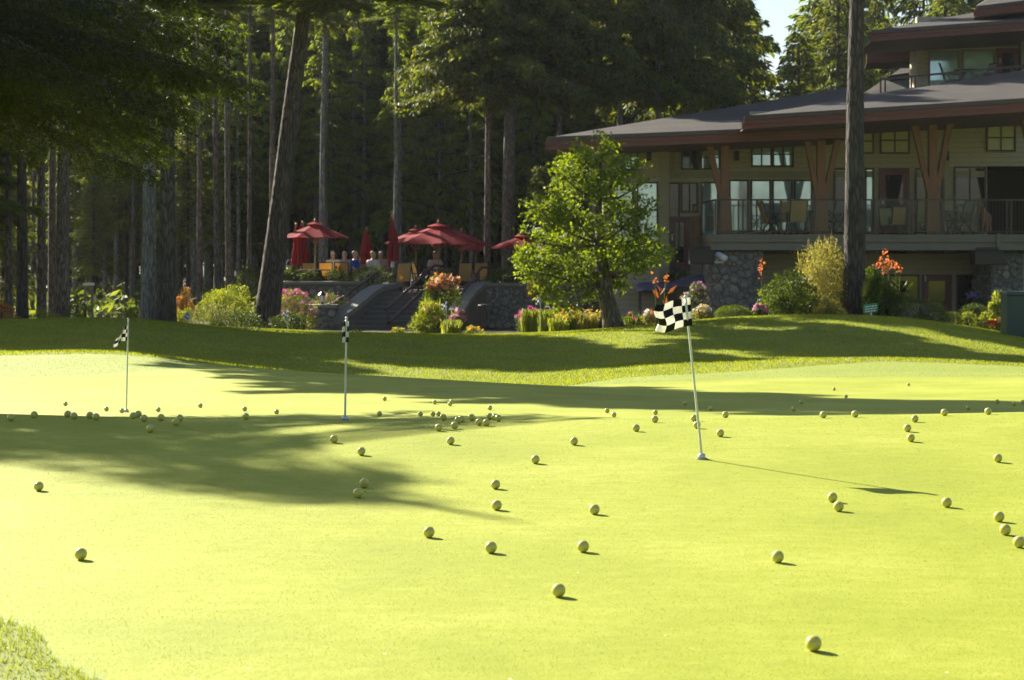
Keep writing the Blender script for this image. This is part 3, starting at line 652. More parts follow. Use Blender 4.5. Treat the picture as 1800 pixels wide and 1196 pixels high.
# ------------------------------------------------------------------ the near fir whose boughs hang into the upper left
def near_fir():
    rs = np.random.RandomState(9); bx, by = -8.2, 16.7; bz = zg(bx, by)
    root = thing('fir_tree', (bx, by, bz), 'near dark fir with low boughs hanging into the upper left corner', 'tree')
    m = MB(); m.tube([(bx, by, bz-.2), (bx, by, bz+1), (bx+.05, by, 3.5), (bx, by, 5.5), (bx, by, 7.0)], [.3, .24, .19, .1, .02], 14); m.build('trunk', BARKD, root, True)
    twc = []; twd = []; wood = MB(); limbs = []
    LOW = ([-200, 0, 110, 150, 200, 240, 275, 320, 370, 430, 460], [190, 200, 215, 290, 318, 332, 290, 225, 205, 190, 140])
    for i in range(78):
        pxe = rs.uniform(-120, 452) if i % 3 else rs.uniform(240, 452); ty = rs.uniform(15.4, 19.6); lw = np.interp(pxe, *LOW)
        pye = lw*rs.uniform(.05, 1)**.55 if rs.rand() < .8 else rs.uniform(-60, 30)
        e = P(pxe, pye, ty); e[2] = min(e[2], 4.0)
        limbs.append((np.array([bx, by, e[2]+(rs.uniform(.7, 2.0) if pxe > 110 else rs.uniform(-.1, .9))]), e, 1.0))
    for i in range(170):
        a = rs.uniform(0, 6.28); z = rs.uniform(3.3, 6.7); r = (.62*(7.0-z)+.1)*rs.uniform(.7, 1); limbs.append((np.array([bx, by, z]), np.array([bx+r*math.cos(a), by+r*math.sin(a), z-.15*r]), .55))
    for i in range(30):
        a = rs.uniform(1.7, 5.2); z = rs.uniform(1.8, 3.6); r = rs.uniform(1.2, 2.3); limbs.append((np.array([bx, by, z]), np.array([bx+r*math.cos(a), by+r*math.sin(a), z-.2*r]), .5))
    for a, b, q in limbs:
        L_ = np.linalg.norm(b-a); mid = (a+b)/2+np.array([rs.normal()*.1, rs.normal()*.1, .10*L_*.5]); wood.tube([a, (a+mid)/2, mid, (b+mid)/2, b], [.03*q+.005, .022*q+.004, .015*q+.004, .008, .004], 5, cap=False)
        t_ = unit(b-a); s_ = unit(np.cross(t_, (0, 0, 1))); k = int(L_*(11 if q > .9 else 34)*q)+5
        for j in range(k):
            u = (j+rs.rand())/k; u = .3+.7*u if q > .9 else .2+.8*u; c = (1-u)**2*a+2*u*(1-u)*mid+u*u*b; sgn = 1 if j % 2 else -1
            d = unit(t_*rs.uniform(.6, .9)+s_*sgn*rs.uniform(.5, 1.0)+np.array([0, 0, rs.uniform(-.9, .1)])); l = (.75*(1.08-u)+.14)*rs.uniform(.7, 1.1) if q > .9 else rs.uniform(.2, .5)
            l = min(l, .6); e = c+d*l+np.array([0, 0, -.22*l]); wood.tube([c, c+d*l*.5, e], [.006, .004, .002], 3, cap=False)
            twc += [c, c+d*l*.5]; twd += [d*l*.5, e-(c+d*l*.5)]
            if q > .9:
                s2 = unit(np.cross(d, (0, 0, 1)))
                for v in np.arange(.12, .95, .15):
                    for sg in (-1, 1):
                        if rs.rand() < .35: continue
                        d2 = unit(d*.8+s2*sg*rs.uniform(.5, .9)+np.array([0, 0, rs.uniform(-.55, .1)])); twc.append(c+d*l*v+np.array([0, 0, -.2*l*v*v])); twd.append(d2*rs.uniform(.08, .18)*(1.25-v*.6))
    wood.build('branch', BARKD, root, True)
    twc = np.array(twc); twd = np.array(twd); ln0 = np.linalg.norm(twd, axis=1); cnt = np.maximum(5, (ln0*40).astype(int))
    C0 = np.repeat(twc, cnt, 0); Dv = np.repeat(twd, cnt, 0); N = len(C0); u = rs.rand(N, 1); ln = np.linalg.norm(Dv, axis=1, keepdims=True)
    pos = C0+Dv*u; du = Dv/ln; rad = unit(np.cross(du, rdir(rs, N))); d = unit(du*.9+rad*.8)
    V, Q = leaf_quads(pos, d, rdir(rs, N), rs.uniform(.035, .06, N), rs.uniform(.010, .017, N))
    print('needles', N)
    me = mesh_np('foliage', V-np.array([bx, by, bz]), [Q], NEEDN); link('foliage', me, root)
near_fir()

# unseen firs added beside and behind the camera to block skylight and darken windows
for i, (x, y) in enumerate([(30, 14), (36, 30), (33, 2), (41, 42), (-24, -8), (38, -10), (-14, -26)]):
    conifer(0, max(y, 1), 1, 17+(i*7 % 5), 1.2, CRS[i % 2], 1.35, 'tall fir of the wood behind the viewer', x=x, group='firs behind the viewer', r0_=.3, yy=y)

# undergrowth on the forest floor
rs = np.random.RandomState(12); n = 26000; yy_ = rs.uniform(61, 128, n); xx_ = rs.uniform(-.36, .30, n)*yy_; kk = (np.sin(xx_*.7+1)*np.sin(yy_*.31)+rs.normal(size=n)*.5 > -.1) & ~((xx_ > X_(470, 60)) & (yy_ < 71.5)); xx_, yy_ = xx_[kk], yy_[kk]; n = len(xx_)
q = np.stack([xx_, yy_, Zg(xx_, yy_)+rs.uniform(0, 1, n)**2*.9], 1); d = unit(rdir(rs, n)*[1, 1, .5]+[0, 0, .5]); V, Q = leaf_quads(q, d, rdir(rs, n), rs.uniform(.2, .55, n), rs.uniform(.08, .2, n))
tag(link('undergrowth', mesh_np('undergrowth', V, [Q], NEED2)), 'low ferns and brush over the shaded forest floor', 'undergrowth', kind='stuff')
# ------------------------------------------------------------------ clubhouse
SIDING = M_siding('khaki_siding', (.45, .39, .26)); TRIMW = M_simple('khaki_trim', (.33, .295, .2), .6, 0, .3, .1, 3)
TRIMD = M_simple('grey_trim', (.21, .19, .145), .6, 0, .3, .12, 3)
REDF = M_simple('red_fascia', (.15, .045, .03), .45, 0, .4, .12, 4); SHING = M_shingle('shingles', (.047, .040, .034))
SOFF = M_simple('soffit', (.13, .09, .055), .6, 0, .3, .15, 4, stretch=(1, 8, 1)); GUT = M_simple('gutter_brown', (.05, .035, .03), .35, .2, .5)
TIMB = M_simple('timber', (.23, .10, .04), .5, 0, .4, .3, 5, .4, .01, (4, 4, .5)); MAROON = M_simple('maroon_frame', (.12, .022, .022), .4, 0, .5, .12)
WFR = M_simple('window_frame', (.085, .065, .045), .5, 0, .4, .12); GLS = M_glass('window_glass', (.012, .016, .014), .6, .03)
GLB = M_glass('painted_sky_glass', (.42, .56, .60), 1.0, .05, coat=.4, metal=.45); BLIND = M_simple('yellow_blind', (.55, .52, .24), .5, 0, .6, .12, 3)  # pale blue in the glass colour stands in for reflected sky
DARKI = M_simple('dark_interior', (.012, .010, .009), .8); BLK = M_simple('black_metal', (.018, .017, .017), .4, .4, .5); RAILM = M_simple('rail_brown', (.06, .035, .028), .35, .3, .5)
CGL = M_clear('rail_glass', (.93, .96, .95), .0); WHT = M_simple('white_paint', (.75, .75, .73), .4, 0, .5, .05)
STONEM = M_simple('mortar', (.17, .155, .13), .9, 0, .2, .25, 12, .6, .02)
ROCK = M_rocks('cobbles', [(.12, .112, .10), (.38, .36, .31), (.22, .20, .17), (.48, .44, .36), (.15, .15, .16), (.30, .25, .19), (.075, .075, .075)])
CONC = M_simple('concrete_cap', (.24, .23, .195), .8, 0, .3, .2, 8, .4, .01); STEP = M_simple('steps', (.16, .145, .13), .8, 0, .3, .2, 10)
D0 = 57.5
club = thing('clubhouse', (X_(1500, D0), D0, -1.5), 'large khaki clubhouse with wide red fascias, timber braces and glass railed balcony', 'building')
wall = MB()
wall.pbox(1168, 216, 1320, 436, D0, .35); wall.pbox(1320.05, 196, 1735, 436, D0, .35); wall.pbox(1735, 196, 1960, 292, D0, .35)
wall.pbox(1060, 232, 1168, 560, D0-.6, .35); wall.box(X_(1168, D0-.6)-.3, X_(1168, D0-.6), D0-.25, D0+5, Z_(560, D0), Z_(226, D0)); wall.pbox(1168, 436.5, 1255, 560, D0+.02, .33)
sw_ = MB(); sw_.box(X_(1060, D0-.6), X_(1060, D0-.6)+.3, D0-.24, D0+9, Z_(560, D0), Z_(234, D0)); sw_.build('darkened_side_wall', GUT, club)  # dark brown paints shade onto the sunlit side face
wall.pbox(1255, 446, 1960, 620, D0-.5, .3); wall.box(X_(1960, D0), X_(1960, D0)+.3, D0, D0+9, -1.6, Z_(150, D0))
wall.build('wall', SIDING, club)
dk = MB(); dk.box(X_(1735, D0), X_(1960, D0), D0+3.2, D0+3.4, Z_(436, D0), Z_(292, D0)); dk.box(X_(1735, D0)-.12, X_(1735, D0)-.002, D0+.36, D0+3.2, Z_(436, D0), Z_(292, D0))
dk.box(X_(1735, D0), X_(1960, D0), D0+.36, D0+3.2, Z_(292, D0), Z_(290, D0)); dk.build('dark_room', DARKI, club)  # near-black walls paint in the shade of the open room
# trim bands and pilasters
tr = MB()
for a in [(1168, 301, 1735, 312, D0-.04), (1178, 250, 1186, 300, D0-.03), (1455, 313, 1462, 412, D0-.03), (1660, 205, 1668, 436, D0-.05), (1598.5, 313, 1607, 412, D0-.05), (1535.5, 313, 1543, 412, D0-.05)]: tr.pbox(*a, .06)
tr.pbox(1060, 301, 1172, 314, D0-.66, .05); tr.pbox(1158, 244, 1176, 500, D0-.64, .06); tr.pbox(1122, 256, 1127, 300, D0-.63, .04)
tr.build('trim', TRIMW, club)
def window(px0, py0, px1, py1, D, nx, ny, gl, fr=WFR, t=.055, parent=club, name='window', lab=None, mull=.045):
    x0, x1, z0, z1 = X_(px0, D), X_(px1, D), Z_(py1, D), Z_(py0, D); m = MB(); yf = D-.07
    m.box(x0, x0+t, yf, D-.002, z0, z1); m.box(x1-t, x1, yf, D-.002, z0, z1); m.box(x0+t, x1-t, yf, D-.002, z1-t, z1); m.box(x0+t, x1-t, yf-.02, D-.002, z0, z0+t)
    for i in range(1, nx): c = x0+(x1-x0)*i/nx; m.box(c-mull/2, c+mull/2, yf+.01, D-.004, z0+t, z1-t)
    for j in range(1, ny): c = z0+(z1-z0)*j/ny; m.box(x0+t, x1-t, yf+.015, D-.005, c-mull/2, c+mull/2)
    f = m.build(name, fr, parent)
    if lab: f['label'] = lab
    g = MB(); g.box(x0+t*.5, x1-t*.5, D-.03, D-.012, z0+t*.5, z1-t*.5); g.build('pane', gl, f)
    return f
for a in [(1320, 249, 1357, 294, 2, 2, GLB), (1357.5, 249, 1395, 294, 2, 2, GLB), (1498, 226, 1536, 271, 2, 2, BLIND), (1546, 223, 1599, 271, 2, 2, BLIND), (1733, 218, 1785, 267, 2, 2, BLIND),
          (1197, 256, 1229, 299, 2, 1, GLS), (1231, 256, 1266, 299, 2, 2, GLB),
          (1281, 316, 1316, 408, 1, 1, GLB), (1319, 316, 1355, 408, 1, 1, GLB), (1357, 316, 1393, 408, 1, 1, GLB), (1395, 316, 1428, 408, 1, 1, GLB),
          (1465, 296, 1494, 410, 1, 1, GLS), (1520, 296, 1536, 410, 1, 1, GLB), (1608, 296, 1657, 410, 1, 1, GLS), (1676, 293, 1733, 410, 2, 1, GLS),
          (1174, 321, 1195, 438, 1, 1, GLS), (1196.5, 321, 1227, 374, 2, 1, GLS), (1232, 320, 1263, 440, 1, 1, GLB)]:
    window(*a[:4], D0, *a[4:])
window(1096, 262, 1122, 300, D0-.6, 2, 1, GLB); window(1119, 320, 1157, 432, D0-.6, 1, 1, GLB); window(1078, 320, 1114, 432, D0-.6, 1, 1, GLB)
# curtains seen behind the big panes
def door(px0, py0, px1, py1, D, gl=GLS, lab=None, parent=club):
    x0, x1, z0, z1 = X_(px0, D), X_(px1, D), Z_(py1, D), Z_(py0, D); t = .2; m = MB(); yf = D-.08
    m.box(x0, x0+t, yf, D-.003, z0, z1); m.box(x1-t, x1, yf, D-.003, z0, z1); m.box(x0+t, x1-t, yf, D-.003, z1-t, z1); m.box(x0+t, x1-t, yf, D-.003, z0, z0+t*1.3)
    d = m.build('door', MAROON, parent); 
    if lab: d['label'] = lab
    g = MB(); g.box(x0+t*.9, x1-t*.9, D-.05, D-.02, z0+t, z1-t*.9); g.build('pane', gl, d)
    h = MB(); h.box(x0+t*.4, x0+t*.55, yf-.05, yf-.002, z0+.95, z0+1.12); h.build('handle', STEEL, d)
door(1545, 296, 1598, 412, D0, lab='maroon framed glass balcony door'); door(1176, 381, 1213, 476, D0, lab='maroon entrance door at the patio')
door(1620, 483, 1672, 548, D0-.5, lab='maroon basement door')
window(1562, 483, 1616, 532, D0-.5, 1, 1, GLS); window(1680, 483, 1740, 548, D0-.5, 1, 1, GLS); window(1455, 483, 1560, 545, D0-.5, 2, 1, GLS)
m = MB(); m.pbox(1217, 380, 1231, 442, D0-.12, .08); m.build('post', TIMB, club, label='orange brown timber door post')
# sconces
for (px, D) in ((1140, D0-.6), (1294, D0), (1662, D0-.05)):
    m = MB(); m.box(X_(px, D)-.07, X_(px, D)+.07, D-.2, D-.005, Z_(283, D), Z_(266, D)); m.build('sconce', BLK, club)
# balcony
bx0 = X_(1252, 54); bx1 = X_(1960, 54)
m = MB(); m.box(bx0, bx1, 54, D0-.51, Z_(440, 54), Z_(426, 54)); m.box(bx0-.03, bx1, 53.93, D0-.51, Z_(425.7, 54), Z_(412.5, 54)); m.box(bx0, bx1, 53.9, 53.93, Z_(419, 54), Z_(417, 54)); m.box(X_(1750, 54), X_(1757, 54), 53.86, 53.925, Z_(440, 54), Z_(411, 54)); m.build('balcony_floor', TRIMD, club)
zf_ = Z_(412, 54); zr = Z_(350, 54)
m = MB(); m.box(bx0+.08, bx1, 54.06, 54.12, zr-.05, zr); m.box(bx0+.08, bx0+.14, 54.12, D0-.05, zr-.05, zr); m.box(bx0+.08, bx1, 54.07, 54.11, zf_+.06, zf_+.09)
m.build('handrail', RAILM, club)
pc = [1258, 1266, 1298, 1306, 1330, 1338, 1372, 1431, 1490, 1532, 1538, 1597, 1604, 1655, 1719, 1728, 1770, 1778]
for px in pc:
    m = MB(); x = X_(px, 54.09); m.box(x-.022, x+.022, 54.065, 54.115, zf_+.003, zr-.052); m.build('baluster', RAILM, club)
for a, b in ((1267, 1297), (1307, 1329), (1339, 1371), (1373, 1430), (1432, 1489), (1491, 1531), (1539, 1596), (1605, 1654), (1656, 1718)):
    m = MB(); m.box(X_(a, 54.09), X_(b, 54.09), 54.085, 54.095, zf_+.1, zr-.07); m.build('glass_panel', CGL, club)
m = MB(); m.box(bx0+.105, bx0+.115, 54.2, D0-.1, zf_+.1, zr-.07); m.build('glass_panel', CGL, club)
for k in range(20):
    px = 1734+k*3.6*1.6; m = MB(); x = X_(px, 54.09); m.box(x-.008, x+.008, 54.08, 54.1, zf_+.09, zr-.052); m.build('baluster', BLK, club)
# V braced timber columns
def vcol(px, D, l, r, ybase, ytop=205, single=False):
    m = MB(); b = Z_(412, D)
    m.beam(P(px, 411.5, D), P(px, ytop, D), .24, .24)
    if l: m.beam(P(px-6, ybase, D-.01), P(l, ytop, D-.01), (.13, .2), .2)
    if r: m.beam(P(px+6, ybase, D-.01), P(r, ytop, D-.01), (.13, .2), .2)
    m.build('timber_column', TIMB, club)
    m = MB(); m.beam(P(px, 411.8, D), P(px, ybase-4, D), (.42, .34), .34); m.build('column_base', TIMB, club)
vcol(1274, 55.0, 1243, None, 350, 238); vcol(1443, 54.8, 1412, 1481, 350, 208); vcol(1639, 54.6, 1604, 1672, 340, 205); vcol(1830, 54.4, 1797, 1864, 340, 195)
# roofs
def roof(E0, E1, H1, H0, back=None, fas=.30, soff=None, gutter=True, lab=None):
    E0, E1, H1, H0 = [np.asarray(v, float) for v in (E0, E1, H1, H0)]
    m = MB(); up = np.array([0, 0, .06])
    m.slab([E0+up, E1+up, H1+up, H0+up], .1)
    if back is not None: m.slab([E0+up, H0+up, np.asarray(back, float)+up], .1)
    r = m.build('roof', SHING, club)
    m = MB(); o = np.array([0, .03, 0])
    def strip(a, b, mm, z0, z1, off):
        mm.add([a+off+[0, 0, z0], b+off+[0, 0, z0], b+off+[0, 0, z1], a+off+[0, 0, z1], a+off+[0, .06, z0], b+off+[0, .06, z0], b+off+[0, .06, z1], a+off+[0, .06, z1]],
               [(0, 1, 2, 3), (7, 6, 5, 4), (0, 4, 5, 1), (1, 5, 6, 2), (2, 6, 7, 3), (3, 7, 4, 0)])
    strip(E0, E1, m, -fas, -.045, np.array([0, -.05, 0])); strip(E0, E1, m, -fas*.55, -.05, np.array([0, -.085, 0]))
    if back is not None:
        b = np.asarray(back, float); m.add([E0+[-.05, 0, -fas], E0+[-.05, 0, -.04], b+[-.05, 0, -.04], b+[-.05, 0, -fas], E0+[0, 0, -fas], E0+[0, 0, -.04], b+[0, 0, -.04], b+[0, 0, -fas]], [(0, 1, 2, 3), (7, 6, 5, 4), (0, 4, 5, 1), (1, 5, 6, 2), (2, 6, 7, 3), (3, 7, 4, 0)])
    f = m.build('fascia', REDF, r)
    if gutter: m = MB(); strip(E0, E1, m, -.04, .075, np.array([0, -.16, 0])); m.build('gutter', GUT, r)
    if soff: m = MB(); m.slab([np.asarray(p_, float) for p_ in soff], .03); m.build('soffit', SOFF, r)
    return r
Ea0 = P(961, 246, 53.2); Ea1 = P(1500, 224, 53.6)
dn = np.array([0, 0, -.27])
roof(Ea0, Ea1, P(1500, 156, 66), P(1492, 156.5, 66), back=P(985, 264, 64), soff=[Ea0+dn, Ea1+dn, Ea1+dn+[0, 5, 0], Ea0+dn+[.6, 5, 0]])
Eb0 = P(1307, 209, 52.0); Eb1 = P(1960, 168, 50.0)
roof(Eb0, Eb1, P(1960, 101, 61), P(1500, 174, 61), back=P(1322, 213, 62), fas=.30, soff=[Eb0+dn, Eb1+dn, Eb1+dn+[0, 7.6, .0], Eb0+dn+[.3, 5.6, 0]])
# upper storey
Du = 66
m = MB(); m.pbox(1612, 30, 1960, 175, Du, .3); m.box(X_(1612, Du), X_(1612, Du)+.3, Du+.31, Du+1.2, Z_(200, Du), Z_(55, Du)); m.build('upper_wall', SIDING, club)
for a in [(1632, 66, 1658, 86, 1, 1, GLS), (1659, 66, 1689, 86, 1, 1, GLS), (1692, 64, 1722, 84, 1, 1, GLS), (1723, 62, 1750, 82, 1, 1, GLS), (1752, 60, 1792, 82, 1, 1, GLS),
          (1632, 90, 1686, 160, 1, 1, GLB), (1691, 88, 1748, 158, 1, 1, GLB)]: window(*a[:4], Du, *a[4:], fr=TRIMD)
door(1752, 85, 1791, 158, Du, lab='maroon framed door of the upper storey'); m = MB(); m.pbox(1795, 36, 1808, 150, Du-1.5, .4); m.build('upper_wall', TRIMD, club)
m = MB(); m.slab([P(1540, 168, 61.5), P(1960, 130, 61.5), P(1960, 160, 66.2), P(1570, 160, 66.2)], .2); m.build('upper_deck', TRIMD, club)
ra, rb = P(1546, 140, 62), P(1960, 101, 62)
m = MB(); m.beam(ra, rb, .07, .06); m.build('handrail', RAILM, club)
for px in (1548, 1556, 1602, 1609, 1633, 1690, 1750, 1800, 1850, 1900):
    k = (px-1546)/(1960-1546); q = ra+(rb-ra)*k; m = MB(); m.beam(q-[0, 0, .95], q-[0, 0, .035], .05, .05); m.build('baluster', RAILM, club)
for a, b in ((1560, 1599), (1613, 1631), (1638, 1686), (1694, 1746), (1754, 1796)):
    qa = ra+(rb-ra)*(a-1546)/414; qb = ra+(rb-ra)*(b-1546)/414
    m = MB(); m.add([qa-[0, 0, .1], qb-[0, 0, .1], qb-[0, 0, .9], qa-[0, 0, .9], qa-[0, -.02, .1], qb-[0, -.02, .1], qb-[0, -.02, .9], qa-[0, -.02, .9]], [(0, 1, 2, 3), (7, 6, 5, 4), (0, 4, 5, 1), (1, 5, 6, 2), (2, 6, 7, 3), (3, 7, 4, 0)])
    m.build('glass_panel', CGL, club)
Ec0 = P(1531, 58, 62.2); Ec1 = P(1960, 27, 60.5)
roof(Ec0, Ec1, P(1960, -20, 72), P(1702, 28, 70), back=P(1545, 66, 71), fas=.30, soff=[Ec0+dn, Ec1+dn, Ec1+dn+[0, 5.8, 0], Ec0+dn+[.3, 3.9, 0]])
Ed0 = P(1714, 16, 62.6); Ed1 = P(1960, -14, 60.3)
roof(Ed0, Ed1, P(1960, -60, 68), P(1790, -30, 68), back=P(1720, 10, 68), fas=.26, soff=[Ed0+dn, Ed1+dn, Ed1+dn+[0, 5.8, 0], Ed0+dn+[.3, 5, 0]])
m = MB(); m.pbox(1740, 8, 1960, 60, 65.5, .3); m.build('upper_wall', SIDING, club)
Ee0 = P(1523, 95, 70); Ee1 = P(1640, 88, 69)
roof(Ee0, Ee1, P(1640, 74, 76), P(1600, 76, 76), fas=.34, soff=[Ee0+dn*1.2, Ee1+dn*1.2, Ee1+dn+[0, 4, 0], Ee0+dn+[.5, 3, 0]])
m = MB(); m.slab([P(1500, 176, 67), P(1660, 168, 67), P(1660, 108, 75), P(1590, 116, 75)], .12); m.build('roof', SHING, club)
def rock_faces(name, spans, mat_m, parent, seed, size=.2):
    """spans: list of (origin, u vector, v vector, normal): rounded stones set on the face u x v"""
    rs = np.random.RandomState(seed); m = MB()
    import bmesh
    bm = bmesh.new(); bmesh.ops.create_icosphere(bm, subdivisions=2, radius=1); bv = np.array([v.co for v in bm.verts]); bf = [[v.index for v in f.verts] for f in bm.faces]; bm.free()
    for (o, u, v, n) in spans:
        o, u, v, n = [np.asarray(q, float) for q in (o, u, v, n)]; lu, lv = np.linalg.norm(u), np.linalg.norm(v); uu, vv = u/lu, v/lv
        put = []; area = lu*lv
        for (r, tries) in ((size*.85, .9), (size*.62, 3), (size*.45, 6), (size*.3, 12), (size*.2, 18)):
            for _ in range(int(tries*area/(size*size)*.8)+3):
                rr = r*rs.uniform(.85, 1.15); a = rs.uniform(rr*.6, max(rr*.61, lu-rr*.6)); b = rs.uniform(rr*.5, max(rr*.51, lv-rr*.6))
                if all((a-p0)**2+(b-p1)**2 > (.90*(rr+p2)*.5*1.25)**2 for p0, p1, p2 in put): put.append((a, b, rr))
        for (a, b, rr) in put:
            asp = rs.uniform(.9, 1.35); rot = rs.uniform(-1.2, 1.2); sw = rr*.62*asp; sh = rr*.62/asp**.5
            q = np.sign(bv)*np.abs(bv)**rs.uniform(.75, 1)*(1+rs.normal(size=(len(bv), 1))*.035); lx, ly = q[:, 0]*sw, q[:, 1]*sh
            x2 = np.clip(lx*math.cos(rot)-ly*math.sin(rot)+a, -.03, lu+.03); y2 = np.clip(lx*math.sin(rot)+ly*math.cos(rot)+b, .0, lv)
            m.add(o+np.outer(x2, uu)+np.outer(y2, vv)+np.outer(q[:, 2]*min(.08, rr*.4), n), bf)
    return m.build(name, ROCK, parent, True)
# stone piers under the balcony
for (pl, pr, pt, D, nm) in ((1250, 1341, 441, 54.25, 1), (1742, 1798, 446, 54.6, 2)):
    x0, x1, z0, z1 = X_(pl, D), X_(pr, D), -1.5, Z_(pt, D); m = MB(); m.box(x0, x1, D, D+2.2, z0, z1-.02); pr_ = m.build('stone_pier', STONEM, club)
    rock_faces('cobbles', [((x0, D, z0), (x1-x0, 0, 0), (0, 0, z1-z0-.03), (0, -1, 0)), ((x0, D+2.2, z0), (0, -2.2, 0), (0, 0, z1-z0-.03), (-1, 0, 0))], ROCK, pr_, nm, .26)
m = MB(); q = P(1258, 463, 53.6)
# hanging boxes and camera
def hangbox(px0, px1, py0, py1, D, lab):
    b = P((px0+px1)/2, py1, D); r = thing('patio_heater', b, lab, 'heater'); x0, x1, z0, z1 = X_(px0, D), X_(px1, D), Z_(py1, D), Z_(py0, D)
    m = MB(); m.box(x0, x1, D, D+.5, z0, z1); m.build('housing', BLK, r, bevel=.02)
    m = MB(); [m.box(x0+.05, x1-.05, D-.012, D-.001, z0+.06+k*.07, z0+.085+k*.07) for k in range(max(2, int((z1-z0-.1)/.07)))]; m.build('grille', GUT, r)
    m = MB(); m.box(x0+.1, x1-.1, D+.2, D+.24, z1+.001, z1+.1); m.build('bracket', BLK, r)
hangbox(1213, 1256, 439, 465, 53.2, 'dark box hung beside the stone pier below the balcony corner'); hangbox(1713, 1765, 441, 466, 53.6, 'dark reddish box hung under the balcony above the basement door')
r = thing('security_camera', P(1266, 463, 53.6), 'white tube shaped camera on the stone pier', 'camera')
m = MB(); m.tube([P(1259, 447, 53.6), P(1262, 448.5, 53.55), P(1273, 454, 53.4), P(1277, 456, 53.35)], [.07, .1, .1, .08], 12); m.build('housing', WHT, r, True)
m = MB(); m.tube([P(1262, 452, 53.6), P(1260, 461, 53.7)], .03, 8); m.pbox(1254, 460, 1272, 463, 53.6, .3); m.build('bracket', WHT, r)

# ------------------------------------------------------------------ patio terrace
FZ = Z_(513, 61)      # terrace floor
ter = thing('stone_terrace', (X_(760, 60), 60, -1.5), 'raised stone walled patio terrace with concrete caps and cheek walls', 'terrace')
gz = -1.6
m = MB()
m.box(X_(480, 60), X_(640, 60), 60, 60.4, gz, Z_(500, 60)); m.box(X_(822, 60), X_(1252, 60), 60, 60.4, gz, Z_(503, 60)); m.box(X_(480, 60), X_(480, 60)+.4, 60.41, 70, gz, Z_(500, 60))
m.box(X_(480, 60)+.41, X_(1165, 60), 60.41, 70, gz, FZ); m.build('retaining_wall', STONEM, ter)
rock_faces('cobbles', [((X_(482, 60), 60, gz), (X_(640, 60)-X_(482, 60), 0, 0), (0, 0, Z_(502, 60)-gz), (0, -1, 0))], ROCK, ter, 5, .27)
rock_faces('cobbles', [((X_(822, 60), 60, gz), (X_(1250, 60)-X_(822, 60), 0, 0), (0, 0, Z_(505, 60)-gz), (0, -1, 0))], ROCK, ter, 6, .27)
m = MB(); m.box(X_(478, 60), X_(640, 60), 59.9, 60.5, Z_(499.7, 60), Z_(495, 60)); m.box(X_(852, 60), X_(1252, 60), 59.9, 60.5, Z_(502.7, 60), Z_(498, 60)); m.build('wall_cap', CONC, ter)
# stairs
ns = 8; zb, zt = -1.5, FZ; d_b, d_t = 57.2, 60.0
for i in range(ns):
    za = zb+(zt-zb)*(i+1)/ns; da = d_b+(d_t-d_b)*i/ns; u = i/(ns-1); xl = X_(610+u*60, da); xr = X_(822-u*6, da)
    m = MB(); m.box(xl, xr, da, d_b+(d_t-d_b)*(i+1)/ns-.002 if i < ns-1 else 60.4, gz, za-.045); m.box(xl, xr, da-.03, d_b+(d_t-d_b)*(i+1)/ns-.033 if i < ns-1 else 60.4, za-.043, za); m.build('step', STEP, ter)
def cheek(pts, wd, cap, seed):
    """pts: (px, py top, D)"""
    tops = [P(*q) for q in pts]; m = MB(); rk = []
    for a, b in zip(tops[:-1], tops[1:]):
        t_ = unit((b-a)*[1, 1, 0]); s_ = np.array([-t_[1], t_[0], 0])*wd/2
        lo = [np.array([*(q[:2]), gz]) for q in (a, b)]; dz = np.array([0, 0, cap])
        V = [a-s_-dz, b-s_-dz, b+s_-dz, a+s_-dz, lo[0]-s_, lo[1]-s_, lo[1]+s_, lo[0]+s_]
        m.add(V, [(0, 1, 2, 3), (7, 6, 5, 4), (0, 4, 5, 1), (1, 5, 6, 2), (2, 6, 7, 3), (3, 7, 4, 0)])
    m.build('cheek_wall', STONEM, ter)
    m = MB()
    for a, b in zip(tops[:-1], tops[1:]):
        t_ = unit((b-a)*[1, 1, 0]); s_ = np.array([-t_[1], t_[0], 0])*(wd/2+.05); dz = np.array([0, 0, cap]); e = (b-a)*.004
        V = [a-s_, b-s_+e, b+s_+e, a+s_, a-s_-dz, b-s_-dz+e, b+s_-dz+e, a+s_-dz]
        m.add(V, [(0, 1, 2, 3), (7, 6, 5, 4), (0, 4, 5, 1), (1, 5, 6, 2), (2, 6, 7, 3), (3, 7, 4, 0)])
    m.build('cheek_cap', CONC, ter)
cheek([(586, 560, 57.0), (606, 546, 57.5), (626, 530, 58.1), (645, 513, 58.9), (662, 503, 59.6), (690, 497, 60.6), (697, 494, 61.5)], .42, .16, 3)
cheek([(802, 545, 57.4), (812, 528, 58.2), (824, 512, 59.0), (838, 500, 59.8), (852, 494, 60.4)], .42, .14, 4)
x0, x1, D = X_(542, 57), X_(590, 57), 57.0; z1 = Z_(536, D)
m = MB(); m.box(x0, x1, D, D+.8, gz, z1-.1); pr_ = m.build('stone_pier', STONEM, ter); rock_faces('cobbles', [((x0, D, gz), (x1-x0, 0, 0), (0, 0, z1-.1-gz), (0, -1, 0)), ((x0, D+.8, gz), (0, -.8, 0), (0, 0, z1-.1-gz), (-1, 0, 0))], ROCK, pr_, 8, .2)
m = MB(); m.box(x0-.05, x1+.05, D-.05, D+.85, z1-.098, z1); m.build('pier_cap', CONC, pr_)
